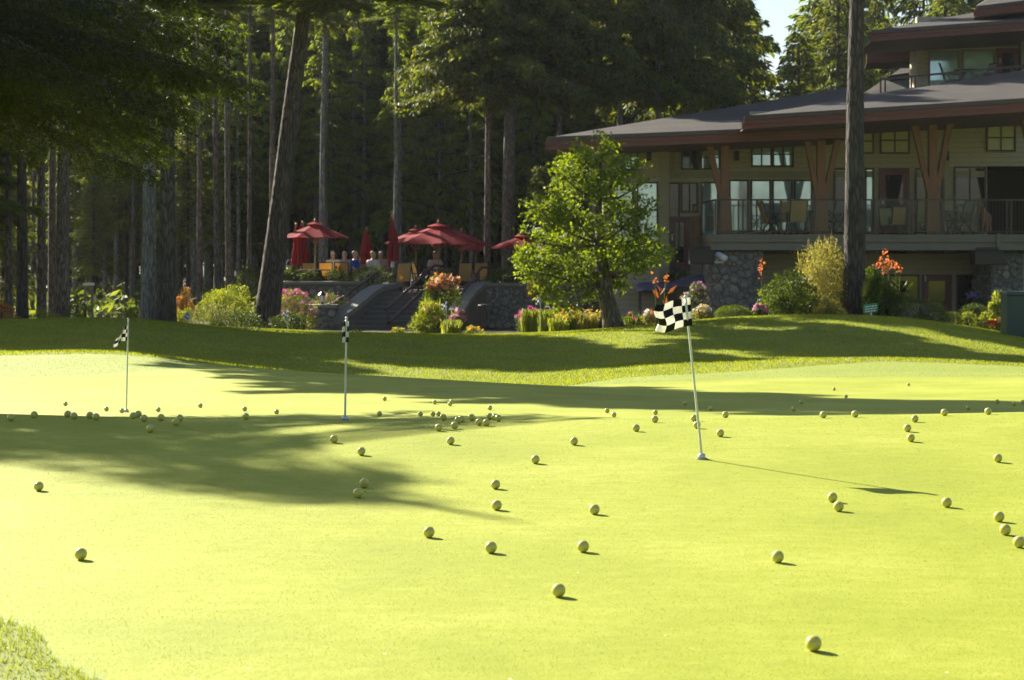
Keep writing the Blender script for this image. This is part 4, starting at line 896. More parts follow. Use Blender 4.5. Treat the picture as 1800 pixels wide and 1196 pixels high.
# handrails
HR = M_simple('handrail_purple', (.10, .055, .07), .3, .3, .5)
def handrail(a, b, posts, lab, ext=True):
    a, b = P(*a), P(*b); r = thing('handrail', (a[0], a[1], gz+.1), lab, 'handrail'); m = MB()
    m.tube([a, b, b+np.array([.28, .25, -.02])], .045, 8) if ext else m.tube([a, b], .045, 8); m.build('rail', HR, r, True)
    for k in posts:
        q = a+(b-a)*k; m = MB(); zz = max(gz+.1, zb+(zt-zb)*max(0, min(1, (q[1]-d_b)/(d_t-d_b)))-.05); m.tube([(q[0], q[1], zz), (q[0], q[1], q[2]-.03)], .028, 8); m.build('post', HR, r, True)
handrail((585, 536, 57.6), (670, 474, 61.0), (.1, .5, .9), 'brown handrail along the left cheek wall of the patio steps')
handrail((678, 545, 57.3), (764, 467, 60.8), (.04, .5, .95), 'middle handrail on the steps, the longer upper rail', True)
handrail((684, 567, 57.0), (752, 503, 59.6), (.04, .5, .95), 'lower handrail on the steps next to the flowering shrub', False)
handrail((797, 534, 58.0), (847, 470, 60.6), (.06, .9), 'right handrail beside the pale cheek wall by the flowering shrub', True)
# lantern on the pier
b = np.array([X_(566, 57.4), 57.4, z1]); r = thing('lantern', b, 'black framed lantern with frosted panes on the stone pier', 'lantern')
m = MB(); m.lathe(b, [(.09, 0), (.09, .02), (.03, .04), (.03, .07), (.08, .08)], 8); m.build('base', BLK, r)
FROST = M_simple('frosted_pane', (.75, .73, .66), .3, 0, .5, .03); m = MB(); m.lathe(b+[0, 0, .081], [(.075, 0), (.105, .2)], 6); m.build('pane', FROST, r)
m = MB(); m.lathe(b+[0, 0, .282], [(.14, 0), (.13, .02), (.05, .1), (.02, .12), (.02, .15)], 6); [m.beam(b+[.078*math.cos(a), .078*math.sin(a), .08], b+[.11*math.cos(a), .11*math.sin(a), .283], .012, .012) for a in np.arange(6)*PI/3]; m.build('frame', BLK, r)

# ------------------------------------------------------------------ parasols
REDC = M_cloth('red_canvas', (.33, .025, .03), .4, 1.3); WOODP = M_simple('pole_wood', (.42, .27, .12), .5, 0, .4, .2, 8)
def parasol_open(px, D, ytop, hw, yrim, lab, rot=.2, tilt=0):
    T = P(px, ytop, D); b = np.array([T[0], D, FZ]); R = hw*D/F; hz = (yrim-ytop)*D/F
    r = thing('parasol', b, lab, 'parasol', 'open red parasols on the patio'); Tl = T-b-np.array([0, 0, .08])
    V = [Tl]; Fc = []; n = 8; seg = 6; rings = 5
    for k in range(1, rings+1):
        u = k/rings
        for j in range(n*seg):
            a = 2*PI*j/(n*seg)+rot; fr = abs(((j % seg)/seg)-.5)*2; rr = R*u*(1-.075*(1-fr*fr)); sag = -.05*(1-fr*fr)*u; V.append(Tl+np.array([rr*math.cos(a), rr*math.sin(a), -hz*(u**1.08)+sag*.5]))
    N = n*seg
    for j in range(N): Fc.append((0, 1+j, 1+(j+1) % N))
    for k in range(rings-1):
        for j in range(N): a0 = 1+k*N; Fc.append((a0+j, a0+N+j, a0+N+(j+1) % N, a0+(j+1) % N))
    m = MB(); m.add(np.array(V)+b, Fc); o = m.build('canopy', REDC, r); so = o.modifiers.new('s', 'SOLIDIFY'); so.thickness = .006
    V = [Tl+[0, 0, .07]]; Fc = []
    for j in range(N): a = 2*PI*j/N+rot; V.append(Tl+np.array([R*.24*math.cos(a), R*.24*math.sin(a), .07-hz*.20]))
    for j in range(N): Fc.append((0, 1+j, 1+(j+1) % N))
    m = MB(); m.add(np.array(V)+b, Fc); m.build('vent', REDC, r)
    m = MB(); m.tube([b+[0, 0, .0], b+Tl+[0, 0, .06]], .024, 8); m.build('pole', WOODP, r, True)
    m = MB(); m.lathe(b+Tl+[0, 0, .05], [(.02, 0), (.05, .04), (.05, .07), (.02, .1), (.015, .13)], 8); m.build('finial', WOODP, r, True)
    m = MB()
    for j in range(n):
        a = 2*PI*j/n+rot; e = Tl+np.array([R*.97*math.cos(a), R*.97*math.sin(a), -hz-.03]); m.beam(b+Tl-[0, 0, .05], b+e, .02, .02); m.beam(b+Tl-[0, 0, hz+.25], b+Tl+(e-Tl)*.5, .015, .015)
    m.build('ribs', WOODP, r)
    m = MB(); m.lathe(b, [(.26, 0), (.26, .05), (.1, .09), (.04, .12), (.04, .3)], 14); m.build('base', BLK, r)
def parasol_closed(px, D, ytop, ybot, hw, lab, white=False):
    T = P(px, ytop, D); b = np.array([T[0], D, FZ]); r = thing('parasol', b, lab, 'parasol', 'closed red parasols on the patio'); H = (ybot-ytop)*D/F; R = hw*D/F; V = []; Fc = []; N = 32; K = 14
    for k in range(K+1):
        u = k/K; rad = R*(.12+.88*min(1, u*1.6)**.9)*(1 if u < .93 else 1.05)*(.8 if .5 < u < .58 else 1)
        for j in range(N): a = 2*PI*j/N; q = 1+.22*math.cos(8*a+u*1.2)*min(1, u*3)+.06*math.cos(3*a+px); V.append(T+np.array([rad*q*math.cos(a)+.03*math.sin(u*4+px), rad*q*math.sin(a), -.05-H*u*(1+.015*math.cos(5*a))]))
    for k in range(K):
        for j in range(N): Fc.append((k*N+j, (k+1)*N+j, (k+1)*N+(j+1) % N, k*N+(j+1) % N))
    Fc.append(tuple(range(N)))
    m = MB(); m.add(V, Fc); m.build('canopy', REDC, r, True)
    m = MB(); m.tube([b, T-[0, 0, .04]], .024, 8); m.build('pole', WOODP, r, True); m = MB(); m.lathe(T-[0, 0, .06], [(.02, 0), (.045, .03), (.045, .07), (.015, .11)], 8); m.build('finial', WOODP, r, True)
    m = MB(); m.lathe(b, [(.26, 0), (.26, .05), (.1, .09), (.04, .12), (.04, .3)], 14); m.build('base', BLK, r)
    if white: m = MB(); m.tube([T-[0, 0, H+.02], T-[0, 0, H+.26]], .06, 10); m.build('sleeve', WHT, r)
parasol_open(554, 61.5, 389, 61, 413, 'open red parasol standing alone at the left end of the patio', .35)
parasol_open(731, 65, 400, 57, 424, 'open red parasol partly hidden behind the tall closed one', .2)
parasol_open(771, 62, 391, 88, 424, 'largest open red parasol over the middle of the patio', .1)
parasol_open(811, 66, 405, 56, 427, 'open red parasol behind the right half of the largest one', .5)
parasol_open(836, 68.5, 421, 34, 436, 'small looking red parasol low behind the largest one', .3)
parasol_open(917, 62.5, 411, 60, 432, 'open red parasol at the right end, next to the leafy tree', .25)
parasol_closed(521, 63.5, 394, 463, 8, 'furled red parasol, left one of the pair under the lone open parasol'); parasol_closed(532, 63, 391, 464, 9, 'furled red parasol, right one of the pair under the lone open parasol')
parasol_closed(645, 64, 401, 462, 10.5, 'furled conical red parasol between the seated guests and the open ones'); parasol_closed(690, 61.2, 379, 457, 9, 'tallest furled dark red parasol beside the steps', True)

# ------------------------------------------------------------------ chairs and tables
SLT = M_cloth('tan_sling', (.66, .46, .17), .35); SLP = M_cloth('pale_sling', (.62, .60, .32), .3); SLW = M_cloth('grey_sling', (.62, .60, .55), .25)
CHF = M_simple('chair_frame', (.035, .028, .025), .4, .3, .5)
def make_chair(name, sling, label, cat='chair', group=None):
    r = thing(name, (0, 0, 0), label, cat, group)       # faces -Y
    m = MB(); m.slab([(-.24, -.24, .44), (.24, -.24, .44), (.24, .22, .40), (-.24, .22, .40)], .02); m.build('seat', sling, r)
    m = MB(); m.add([(-.24, .23, .42), (.24, .23, .42), (.235, .40, 1.02), (-.235, .40, 1.02), (-.24, .245, .41), (.24, .245, .41), (.235, .415, 1.02), (-.235, .415, 1.02)], [(0, 1, 2, 3), (7, 6, 5, 4), (0, 4, 5, 1), (1, 5, 6, 2), (2, 6, 7, 3), (3, 7, 4, 0)]); m.build('backrest', sling, r)
    m = MB()
    for s_ in (-1, 1): m.beam((s_*.262, .2, .40), (s_*.255, .42, 1.06), .035, .035); m.beam((s_*.265, -.26, .43), (s_*.265, .22, .405), .035, .035)
    m.beam((-.255, .42, 1.05), (.255, .42, 1.05), .035, .035, up=(0, 0, 1)); m.beam((-.26, -.26, .43), (.26, -.26, .43), .03, .03, up=(0, 0, 1)); m.build('frame', CHF, r)
    for s_ in (-1, 1):
        m = MB(); m.beam((s_*.285, -.3, 0), (s_*.285, .14, .62), .035, .035); m.build('leg', CHF, r); m = MB(); m.beam((s_*.285, .34, 0), (s_*.285, -.16, .62), .035, .035); m.build('leg', CHF, r)
        m = MB(); m.beam((s_*.29, -.24, .64), (s_*.29, .27, .66), .05, .03); m.build('armrest', CHF, r)
    return r
def make_table(name, label, R=.5, h=.72, group=None):
    r = thing(name, (0, 0, 0), label, 'table', group); m = MB(); m.lathe((0, 0, h-.035), [(R-.02, 0), (R, .012), (R, .03), (R-.01, .035)], 24); m.build('tabletop', M_simple('tabletop', (.10, .09, .085), .3, .1, .5) if 'tabletop' not in bpy.data.materials else bpy.data.materials['tabletop'], r)
    for a in range(4):
        q = a*PI/2+.78; m = MB(); m.beam((.38*R*math.cos(q), .38*R*math.sin(q), h-.04), (.75*R*math.cos(q), .75*R*math.sin(q), 0), .035, .035); m.build('leg', CHF, r)
    return r
def place(proto, used, x, y, z, rz, label, group=None, s=1.0):
    o = proto if not used else copy_tree(proto); o.location = (x, y, z); o.rotation_euler = (0, 0, rz); o.scale = (s, s, s); o['label'] = label
    if group: o['group'] = group
    return o
chT = make_chair('patio_chair', SLT, ''); chP = make_chair('patio_chair', SLP, ''); chW = make_chair('patio_chair', SLW, '')
zd = Z_(412.3, 54)
G1 = 'sling chairs on the balcony'; G2 = 'sling chairs on the patio'; R_ = math.radians
u = {id(chT): 0, id(chP): 0, id(chW): 0}
def ch(proto, px, D, z, rz, lab, g, s=1.0): place(proto, u[id(proto)], X_(px, D), D, z, R_(rz), lab, g, s); u[id(proto)] = 1
ch(chT, 1358, 55.6, zd, 100, 'tan balcony chair seen side on, leftmost of the balcony', G1); ch(chT, 1380, 55.9, zd, 190, 'tan balcony chair between the side-on chair and the big tan one', G1)
ch(chT, 1400, 55.0, zd, 183, 'large tan balcony chair with its back to the lawn beside the table', G1); ch(chW, 1462, 55.3, zd, -60, 'grey balcony chair angled at the table left of the dark trunk', G1)
ch(chW, 1481, 56.0, zd, -100, 'grey balcony chair half hidden by the dark trunk', G1); ch(chP, 1562, 56.4, zd, 150, 'pale balcony chair before the maroon door, left of two', G1, .8)
ch(chT, 1577, 55.8, zd, 182, 'tan balcony chair before the maroon door, right of two', G1, .82); ch(chP, 1626, 55.4, zd, 172, 'tall pale yellow balcony chair beside the timber column base', G1, 1.0)
ch(chW, 1686, 55.4, zd, -70, 'whitish balcony chair turned toward the table near the statue', G1)
tb = make_table('patio_table', 'round balcony table between the tan and grey chairs', .5, .74, 'tables'); tb.location = (X_(1432, 55.5), 55.5, zd)
t2 = copy_tree(tb); t2.location = (X_(1656, 55.4), 55.4, zd); t2['label'] = 'round balcony table between the pale yellow and whitish chairs'
t3 = copy_tree(tb); t3.location = (X_(1702, 63.8), 63.8, Z_(160, 63.8)); t3['label'] = 'dark round table on the upper deck behind the railing'
ch(chW, 1672, 64.0, Z_(160, 64)-.03, 70, 'chair on the upper deck, left of the dark table', G1, .95); ch(chW, 1730, 64.0, Z_(160, 64)-.03, -70, 'chair on the upper deck, right of the dark table', G1, .95)
for a in [(chT, 706, 60.9, 197, 'tan patio chair right at the top of the steps'), (chW, 719, 61.6, 160, 'whitish sided patio chair just behind the one at the top of the steps'), (chT, 741, 62.0, 120, 'tan patio chair half behind the middle handrail'),
          (chT, 814, 61.6, 195, 'tan patio chair right of the flowering shrub'), (chW, 825, 62.2, 165, 'whitish patio chair beside the right handrail'), (chT, 843, 62.6, 190, 'tan patio chair behind the right handrail'), (chT, 600, 63, 185, 'tan patio chair backing on the hedge among seated guests'),
          (chT, 545, 63, 180, 'tan patio chair behind the left hedge'), (chT, 574, 63.2, 180, 'tan patio chair behind the white haired guest')]: ch(a[0], a[1], a[2], FZ, a[3], a[4], G2, .92)
for i, (px, D, lab) in enumerate([(554, 61.6, 'patio table under the lone open parasol'), (771, 62.2, 'patio table under the largest open parasol'), (645, 65, 'patio table by the conical furled parasol'), (917, 63, 'patio table under the right end parasol')]):
    o = copy_tree(tb); o.location = (X_(px, D)+.02, D, FZ); o['label'] = lab; o.scale = (1.1, 1.1, 1)
m = MB(); m.lathe(P(1424, 372, 55.4)-[0, 0, .06], [(.045, 0), (.05, .12), (.03, .16), (.02, .17)], 10); o = m.build('glass_jar', FROST, label='small pale jar on the balcony table', loc=P(1424, 374, 55.4)); o['category'] = 'jar'
o.location.z = zd+.745; o.location.y = 55.4
# ------------------------------------------------------------------ plants
LF = {'dark': M_leaf('shrub_dark', (.022, .042, .008), (.065, .10, .016), .35, (2, 1.8, .5)), 'mid': M_leaf('shrub_green', (.045, .08, .010), (.13, .18, .024), .48, (1.8, 1.6, .5)),
      'lime': M_leaf('shrub_lime', (.11, .15, .015), (.30, .33, .045), .5, (1.6, 1.5, .6)), 'yellow': M_leaf('shrub_yellow', (.20, .20, .035), (.42, .38, .09), .42, (1.3, 1.2, .7)),
      'orange': M_leaf('shrub_orange', (.30, .14, .03), (.52, .34, .10), .4, (1.3, 1.1, .7)), 'hedge': M_leaf('hedge_leaf', (.035, .065, .012), (.11, .16, .03), .35),
      'tree': M_leaf('maple_leaf', (.06, .10, .010), (.17, .22, .022), .54, (1.9, 1.75, .4), 1.6), 'bronze': M_leaf('bronze_leaf', (.10, .04, .015), (.30, .12, .03), .4, (1.5, 1.1, .6)),
      'grey': M_leaf('greyish_leaf', (.09, .11, .05), (.20, .22, .10), .35)}
FL = {k: M_leaf('petal_'+k, tuple(x*.8 for x in c), c, .4, (1.2, 1.2, 1.2)) for k, c in {'pink': (.72, .30, .46), 'magenta': (.62, .08, .30), 'white': (.78, .72, .62), 'orange': (.88, .27, .06), 'yellow': (.75, .55, .06), 'red': (.62, .04, .02), 'purple': (.32, .16, .42), 'salmon': (.78, .38, .24)}.items()}
def cloud(rs, lobes, n, L, Wd, shell=.55, up=.25, flat=.0, clump=0, cr=.14):
    """lobes: (centre, radii); leaves near the lobe surfaces pointing outward"""
    cen = np.array([l[0] for l in lobes]); rad = np.array([l[1] for l in lobes], float)
    vol = np.prod(rad, 1)**.66; pr = vol/vol.sum()
    m = n if not clump else max(4, n//clump); i = rs.choice(len(lobes), m, p=pr); u = rdir(rs, m); q = shell+(1-shell)*rs.rand(m, 1)**.6; q *= 1+rs.normal(size=(m, 1))*.07
    pos = cen[i]+u*rad[i]*q; out = u
    if clump: pos = np.repeat(pos, clump, 0)+rs.normal(size=(m*clump, 3))*cr*[1, 1, .6]; out = np.repeat(out, clump, 0); m = m*clump
    d = unit(out*.8+rs.normal(size=(m, 3))*.55+np.array([0, 0, up])); nn = unit(np.array([0, 0, 1.])+out*.4+rs.normal(size=(m, 3))*.5)
    return leaf_quads(pos, d, nn, L*rs.uniform(.6, 1.3, m), Wd*rs.uniform(.7, 1.3, m)), pos
def petals(rs, centers, size, k=5, up=(0, -.4, .6)):
    n = len(centers); ax = unit(np.array(up)+rs.normal(size=(n, 3))*.5); a = unit(np.cross(ax, rdir(rs, n))); b = np.cross(ax, a); Cs = []; Ds = []; Ns = []
    for j in range(k): th = 2*PI*j/k; Ds.append(unit(a*math.cos(th)+b*math.sin(th)+ax*.35)); Cs.append(centers); Ns.append(ax)
    return leaf_quads(np.concatenate(Cs), np.concatenate(Ds), np.concatenate(Ns), np.tile(size*rs.uniform(.7, 1.2, n), k), np.tile(size*.8*rs.uniform(.7, 1.2, n), k))
SEED = [100]
def part_leaves(name, VQ, mat, root):
    V, Q = VQ; me = mesh_np(name, V-W[root.name], [Q], mat); return link(name, me, root)
def bush(px0, px1, pyt, pyb, D, mat, label, n=3500, leaf=.06, wd=.035, cat='shrub', name='shrub', flowers=(), depth=None, lob=9, smooth=False, spiky=0, group=None, base=None, clump=0):
    SEED[0] += 1; rs = np.random.RandomState(SEED[0]); x = X_((px0+px1)/2, D); w_ = (px1-px0)*D/F; zt_ = Z_(pyt, D); zb_ = Z_(pyb, D) if base is None else base; g = zg(x, D) if base is None else base
    zb_ = min(zb_, g+.1) if zb_-g < .6 else zb_
    root = thing(name, (x, D, zb_), label, cat, group); h = zt_-zb_; dp = depth or min(w_*.8, 1.8)
    lobes = []
    if smooth: lobes.append((np.array([x, D, zb_+h*.22]), (w_*.47, dp*.5, h*.76)))
    else:
        lobes.append((np.array([x, D, zb_+h*.38]), (w_*.36, dp*.4, h*.45)))
        for k in range(lob):
            a = rs.uniform(-1, 1); zz = rs.uniform(.15, .95)*(1-.45*abs(a)**1.6); r = rs.uniform(.13, .24)*min(w_, h*1.4)
            lobes.append((np.array([x+a*(w_*.5-r*.7), D+rs.uniform(-.4, .4)*dp, zb_+max(r*.4, h*zz-r*.6)]), (r, r*.9, r*rs.uniform(.7, 1.1))))
    VQ, pos = cloud(rs, lobes, n, leaf, wd, .8 if smooth else .5, clump=clump)
    if spiky:
        k = spiky; i = rs.choice(len(pos), k); L2 = leaf_quads(pos[i], unit(np.array([0, 0, 1.])+rs.normal(size=(k, 3))*.25), rdir(rs, k), rs.uniform(2, 5, k)*leaf, np.full(k, wd*.7))
        VQ = (np.concatenate([VQ[0], L2[0]]), np.concatenate([VQ[1], L2[1]+len(VQ[0])]))
    part_leaves('foliage', VQ, LF[mat], root)
    m = MB()
    for k in range(5): a = rs.uniform(-.25, .25)*w_; m.tube([(x+a*.3, D, zb_-.1), (x+a, D+rs.uniform(-.1, .1), zb_+h*.6)], [.025, .01], 5)
    m.build('stem', BARKD, root)
    for (kind, cnt, size) in flowers:
        top = pos[(pos[:, 2] > zb_+h*.35)]; top = top if len(top) > 10 else pos
        c = top[rs.choice(len(top), cnt)]+np.array([0, -.06, .05]); part_leaves('flowers', petals(rs, c, size), FL[kind], root)
    return root
def grassy(px0, px1, pyt, D, mat, label, n=260, wd=.03, flowers=(), name='daylily', cat='plant', group=None):
    SEED[0] += 1; rs = np.random.RandomState(SEED[0]); x = X_((px0+px1)/2, D); w_ = (px1-px0)*D/F; g = zg(x, D); root = thing(name, (x, D, g), label, cat, group); H = Z_(pyt, D)-g
    V = []; Q = []; c = 0; tips = []
    for k in range(n):
        a = rs.uniform(0, 6.28); b = np.array([x+rs.uniform(-.35, .35)*w_, D+rs.uniform(-.4, .4), g]); o = np.array([math.cos(a), math.sin(a), 0]); h = H*rs.uniform(.6, 1.05); r = rs.uniform(.15, .55)*min(w_*.5, .6); s = np.array([-o[1], o[0], 0])*wd/2
        pts = [b, b+o*r*.25+[0, 0, h*.55], b+o*r*.65+[0, 0, h*.92], b+o*r*1.15+[0, 0, h*(.85 if rs.rand() < .6 else .6)]]; ws = [1, 1, .8, .1]
        for p_, q in zip(pts, ws): V += [p_-s*q, p_+s*q]
        for j in range(3): Q.append((c+2*j, c+2*j+1, c+2*j+3, c+2*j+2))
        c += 8; tips.append(pts[2])
    part_leaves('leaves', (np.array(V), np.array(Q)), LF[mat], root)
    for (kind, cnt, size) in flowers:
        cc = np.array(tips)[rs.choice(len(tips), cnt)]+[0, -.05, .06]; part_leaves('flowers', petals(rs, cc, size, 6), FL[kind], root)
    return root
# the leafy broadleaf tree
def leafy_tree():
    rs = np.random.RandomState(3); D = 44; x = X_(1078, D); g = zg(x, D); root = thing('leafy_tree', (x, D, g), 'bright green broadleaf tree in front of the clubhouse entrance', 'tree')
    m = MB(); trk = [P(1080, 585, D), P(1075, 560, D), P(1066, 525, D), P(1060, 490, D), P(1056, 430, D), P(1052, 350, D), P(1056, 280, D)]; m.tube(trk, [.30, .235, .20, .19, .12, .07, .03], 14)
    lob = [(1058, 268, 34), (1020, 292, 34), (1088, 300, 32), (1048, 322, 44), (990, 338, 34), (1085, 345, 40), (1120, 330, 20), (958, 378, 36), (1012, 380, 50), (1078, 392, 44), (1128, 360, 24), (1135, 428, 36), (1148, 445, 24), (945, 425, 28), (992, 440, 48), (1050, 455, 48), (1100, 452, 40),
           (955, 482, 34), (1003, 500, 36), (1045, 505, 26), (972, 522, 24), (1082, 482, 30), (930, 452, 20), (1000, 535, 16), (985, 306, 22), (1035, 262, 22), (925, 475, 22), (1128, 466, 22), (948, 512, 18), (1020, 470, 40)]
    lobes = []
    for (px, py, r) in lob:
        d = D+rs.uniform(-1.3, 1.3)*(1-abs(px-1045)/150*.6); rr = r*D/F; c = P(px, py, d); lobes.append((c, (rr, rr*1.15, rr*.85)))
        a = trk[min(6, max(3, int(3+(505-py)/75)))]; a = np.array(a); mid = (a+c)/2+np.array([0, 0, -.12]); m.tube([a, mid, c], [.045, .03, .012], 5, cap=False)
    m.build('trunk', BARK, root, True)
    VQ, pos = cloud(rs, lobes, 13500, .11, .075, .25, .0, clump=32, cr=.13)
    part_leaves('crown', VQ, LF['tree'], root)
leafy_tree()
YB = 'flower bed'
# ---- left edge to the paired trunks
bush(-30, 30, 520, 572, 46, 'orange', 'orange leaved shrub with red blooms at the left edge', 1500, .06, .03, flowers=[('red', 16, .07)])
bush(48, 110, 545, 566, 46, 'lime', 'low bright green weeds at the foot of the near-black trunk', 700, .06, .02, spiky=40)
bush(110, 170, 520, 566, 49, 'mid', 'loose leafy shrub right of the widest brown trunk', 1100, .07, .03, spiky=60)
bush(165, 205, 545, 566, 47, 'grey', 'low greyish weeds left of the paired trunks', 500, .06, .02, spiky=40)
bush(202, 250, 540, 570, 47.5, 'lime', 'lime green weeds close against the paired trunks', 900, .06, .03, spiky=80)
bush(-20, 14, 300, 470, 62, 'yellow', 'tall pale shrub glimpsed at the left edge behind the trunks', 2200, .09, .05)
# white arbor
r = thing('garden_arbor', P(158, 575, 62), 'white painted arbor post glimpsed between forest trunks', 'arbor'); m = MB()
m.beam(P(162, 580, 62), P(162, 502, 62), .08, .08); m.build('post', TRIMD, r); m = MB(); m.beam(P(150, 580, 63), P(150, 503, 63), .08, .08); m.build('post', TRIMD, r); m = MB(); m.beam(P(146, 500, 62), P(166, 500, 62), .08, .08, up=(0, 0, 1)); m.build('crossbeam', WHT, r)
# ---- between the pair and the steps
bush(304, 346, 498, 545, 50, 'orange', 'orange leaved shrub just right of the paired trunks', 1800, .055, .035)
bush(300, 345, 538, 580, 48, 'lime', 'pale yellow green shrub under the orange leaved one', 1600, .06, .03)
bush(316, 415, 526, 588, 47, 'grey', 'soft greyish green mound shrub between pair and leaning trunk', 2600, .07, .02, spiky=120)
bush(335, 462, 490, 562, 50.5, 'lime', 'large yellow green shrub left of the leaning trunk', 6200, .06, .035)
bush(415, 455, 472, 505, 56, 'dark', 'clipped dark round shrub behind the leaning trunk', 2200, .05, .03, smooth=True)
bush(372, 480, 538, 590, 46.6, 'dark', 'dark low shrub at the foot of the leaning trunk, left', 3600, .05, .03); bush(466, 545, 540, 590, 47.5, 'dark', 'dark low shrub at the foot of the leaning trunk, right', 3000, .05, .03)
bush(482, 568, 505, 587, 55.5, 'lime', 'pink flowered green shrub between leaning trunk and stone pier', 3600, .06, .035, flowers=[('pink', 70, .08)]); bush(535, 618, 500, 560, 57.8, 'mid', 'pink flowered shrub behind the lantern pier', 2800, .06, .035, flowers=[('pink', 45, .08), ('white', 20, .07)])
bush(484, 545, 503, 535, 58.5, 'lime', 'pink and magenta flowers against the terrace wall', 1600, .06, .03, flowers=[('magenta', 30, .07), ('pink', 30, .07)])
# hedge row on the terrace
bush(486, 530, 466, 496, 60.9, 'hedge', 'boxy hedge block on the terrace edge, leftmost', 5200, .06, .035, cat='hedge', name='hedge', base=FZ-.05, depth=.9, lob=22); bush(516, 572, 467, 496, 60.8, 'hedge', 'leafy hedge block on the terrace edge, middle', 5200, .06, .035, cat='hedge', name='hedge', base=FZ-.05, depth=.9, lob=22, flowers=[('white', 8, .04)])
bush(558, 614, 467, 496, 61.0, 'hedge', 'leafy hedge block on the terrace edge before the guests', 5200, .06, .035, cat='hedge', name='hedge', base=FZ-.05, depth=.9, lob=22); bush(606, 697, 469, 510, 60.8, 'hedge', 'rounded clipped yew shrub above the left cheek wall', 6000, .05, .025, smooth=True, base=Z_(506, 60.8), spiky=260)
bush(848, 938, 472, 506, 60.6, 'hedge', 'rounded clipped yew shrub above the right stone wall', 6000, .05, .025, smooth=True, base=Z_(503, 60.6), spiky=260)
# ---- flowering group by the steps
bush(738, 815, 470, 535, 55.0, 'mid', 'tall shrub with salmon and orange blooms before the steps', 3600, .07, .04, flowers=[('salmon', 90, .10), ('orange', 50, .08)])
bush(716, 800, 528, 588, 53.0, 'lime', 'lush lime green shrub at the foot of the steps', 4600, .075, .04, flowers=[('salmon', 14, .08)], spiky=150)
bush(790, 826, 538, 584, 53.5, 'lime', 'pink flowered plant right of the lime shrub', 1500, .06, .03, flowers=[('pink', 60, .09)], spiky=60)
grassy(770, 815, 560, 51.5, 'lime', 'arching grass like plant at the foot of the pink flowers', 200)
bush(684, 716, 574, 590, 52, 'lime', 'tiny lime plant at the bottom of the steps', 500, .05, .03, flowers=[('yellow', 10, .05)]); bush(815, 850, 574, 590, 51, 'lime', 'low plants with yellow blooms by the wall foot', 500, .05, .03, flowers=[('yellow', 26, .06)])
bush(612, 640, 577, 590, 52, 'mid', 'tiny green plant at the foot of the stone pier', 300, .05, .03)
# ---- right of the steps
bush(905, 962, 538, 572, 49.5, 'mid', 'magenta flowered plant beside the daylilies', 1500, .06, .03, flowers=[('magenta', 60, .08), ('pink', 30, .08)])
bush(926, 958, 494, 520, 54, 'orange', 'orange and salmon blooms beside the left side of the leafy tree', 600, .06, .04, flowers=[('salmon', 60, .09), ('orange', 30, .08)])
grassy(912, 948, 540, 47.5, 'lime', 'daylily clump, leftmost of those in front of the stone wall', 260); grassy(940, 985, 541, 48.2, 'lime', 'daylily clump with pale buds, second before the stone wall', 300, flowers=[('white', 10, .05)])
grassy(975, 1020, 545, 46.8, 'lime', 'daylily clump with orange and yellow blooms left of the tree trunk', 300, flowers=[('orange', 16, .06), ('yellow', 14, .06)]); grassy(1010, 1058, 548, 46.5, 'yellow', 'pale yellow daylily clump touching the tree trunk', 300, flowers=[('yellow', 30, .06)])
grassy(960, 1000, 556, 45.5, 'lime', 'low daylily tuft in front of the others', 200, flowers=[('yellow', 12, .05)])
bush(1082, 1150, 552, 574, 46.5, 'mid', 'low spreading green plant right of the tree trunk', 1500, .05, .03, spiky=60, flowers=[('magenta', 5, .08)]); bush(1128, 1152, 545, 566, 46, 'yellow', 'low cream flowered plant under the cannas', 600, .05, .03, flowers=[('white', 40, .06)])
def canna(px, pyt, D, label, stalks, bloom='orange', n=9, leafm='bronze', sz=.05):
    SEED[0] += 1; rs = np.random.RandomState(SEED[0]); x = X_(px, D); g = zg(x, D); root = thing('canna', (x, D, g), label, 'plant', None); m = MB(); cc = []
    for (sx, sy) in stalks:
        t_ = P(sx, sy, D); m.tube([(x+(t_[0]-x)*.5, D, g), t_], [.018, .01], 5); cc.append(t_+rs.normal(size=(10, 3))*[.045, .04, .08])
    m.build('stem', LF['mid'], root); part_leaves('flowers', petals(rs, np.concatenate(cc), sz, 4), FL[bloom], root)
    k = n; b = np.array([x, D, g])+rs.uniform(-.2, .2, (k, 3))*[1, 1, 0]+np.array([0, 0, .2])+np.outer(rs.uniform(0, .7, k), [0, 0, 1]); d = unit(rdir(rs, k)*[1, 1, .3]+[0, 0, 1.0]); part_leaves('leaves', leaf_quads(b, d, rdir(rs, k), rs.uniform(.2, .36, k), np.full(k, .09)), LF[leafm], root)
canna(1160, 480, 46, 'two stemmed orange canna with bronze leaves left of the hanging basket', [(1151, 492), (1170, 491)], n=12)
canna(1560, 460, 46.4, 'cluster of orange cannas right of the dark front trunk', [(1541, 467), (1549, 456), (1553, 449), (1560, 460), (1553, 474), (1563, 468)], n=16, leafm='mid'); canna(1578, 465, 46.8, 'orange canna, rightmost stem beside the basement window', [(1575, 468), (1582, 474)], n=10, leafm='dark')
canna(1340, 470, 46.5, 'single orange canna by the stone pier', [(1339, 468), (1339, 478)], n=6, leafm='mid')
# basket of flowers on a stand
bush(1196, 1250, 488, 542, 47, 'mid', 'round basket of lilac and white flowers beside the stone pier', 3000, .05, .03, flowers=[('pink', 40, .06), ('white', 60, .05), ('purple', 30, .05)], name='flower_basket', cat='flower basket')
bush(1215, 1255, 535, 560, 46, 'yellow', 'low cream flowered plant beneath the flower basket', 900, .05, .03, flowers=[('white', 50, .06), ('yellow', 20, .05)])
bush(1150, 1200, 540, 560, 48, 'mid', 'low green plant under the two stemmed canna', 800, .05, .03)
bush(1160, 1215, 470, 492, 57.0, 'mid', 'spiky green planter plant at the entrance door', 500, .05, .03, spiky=90, base=Z_(492, 57))
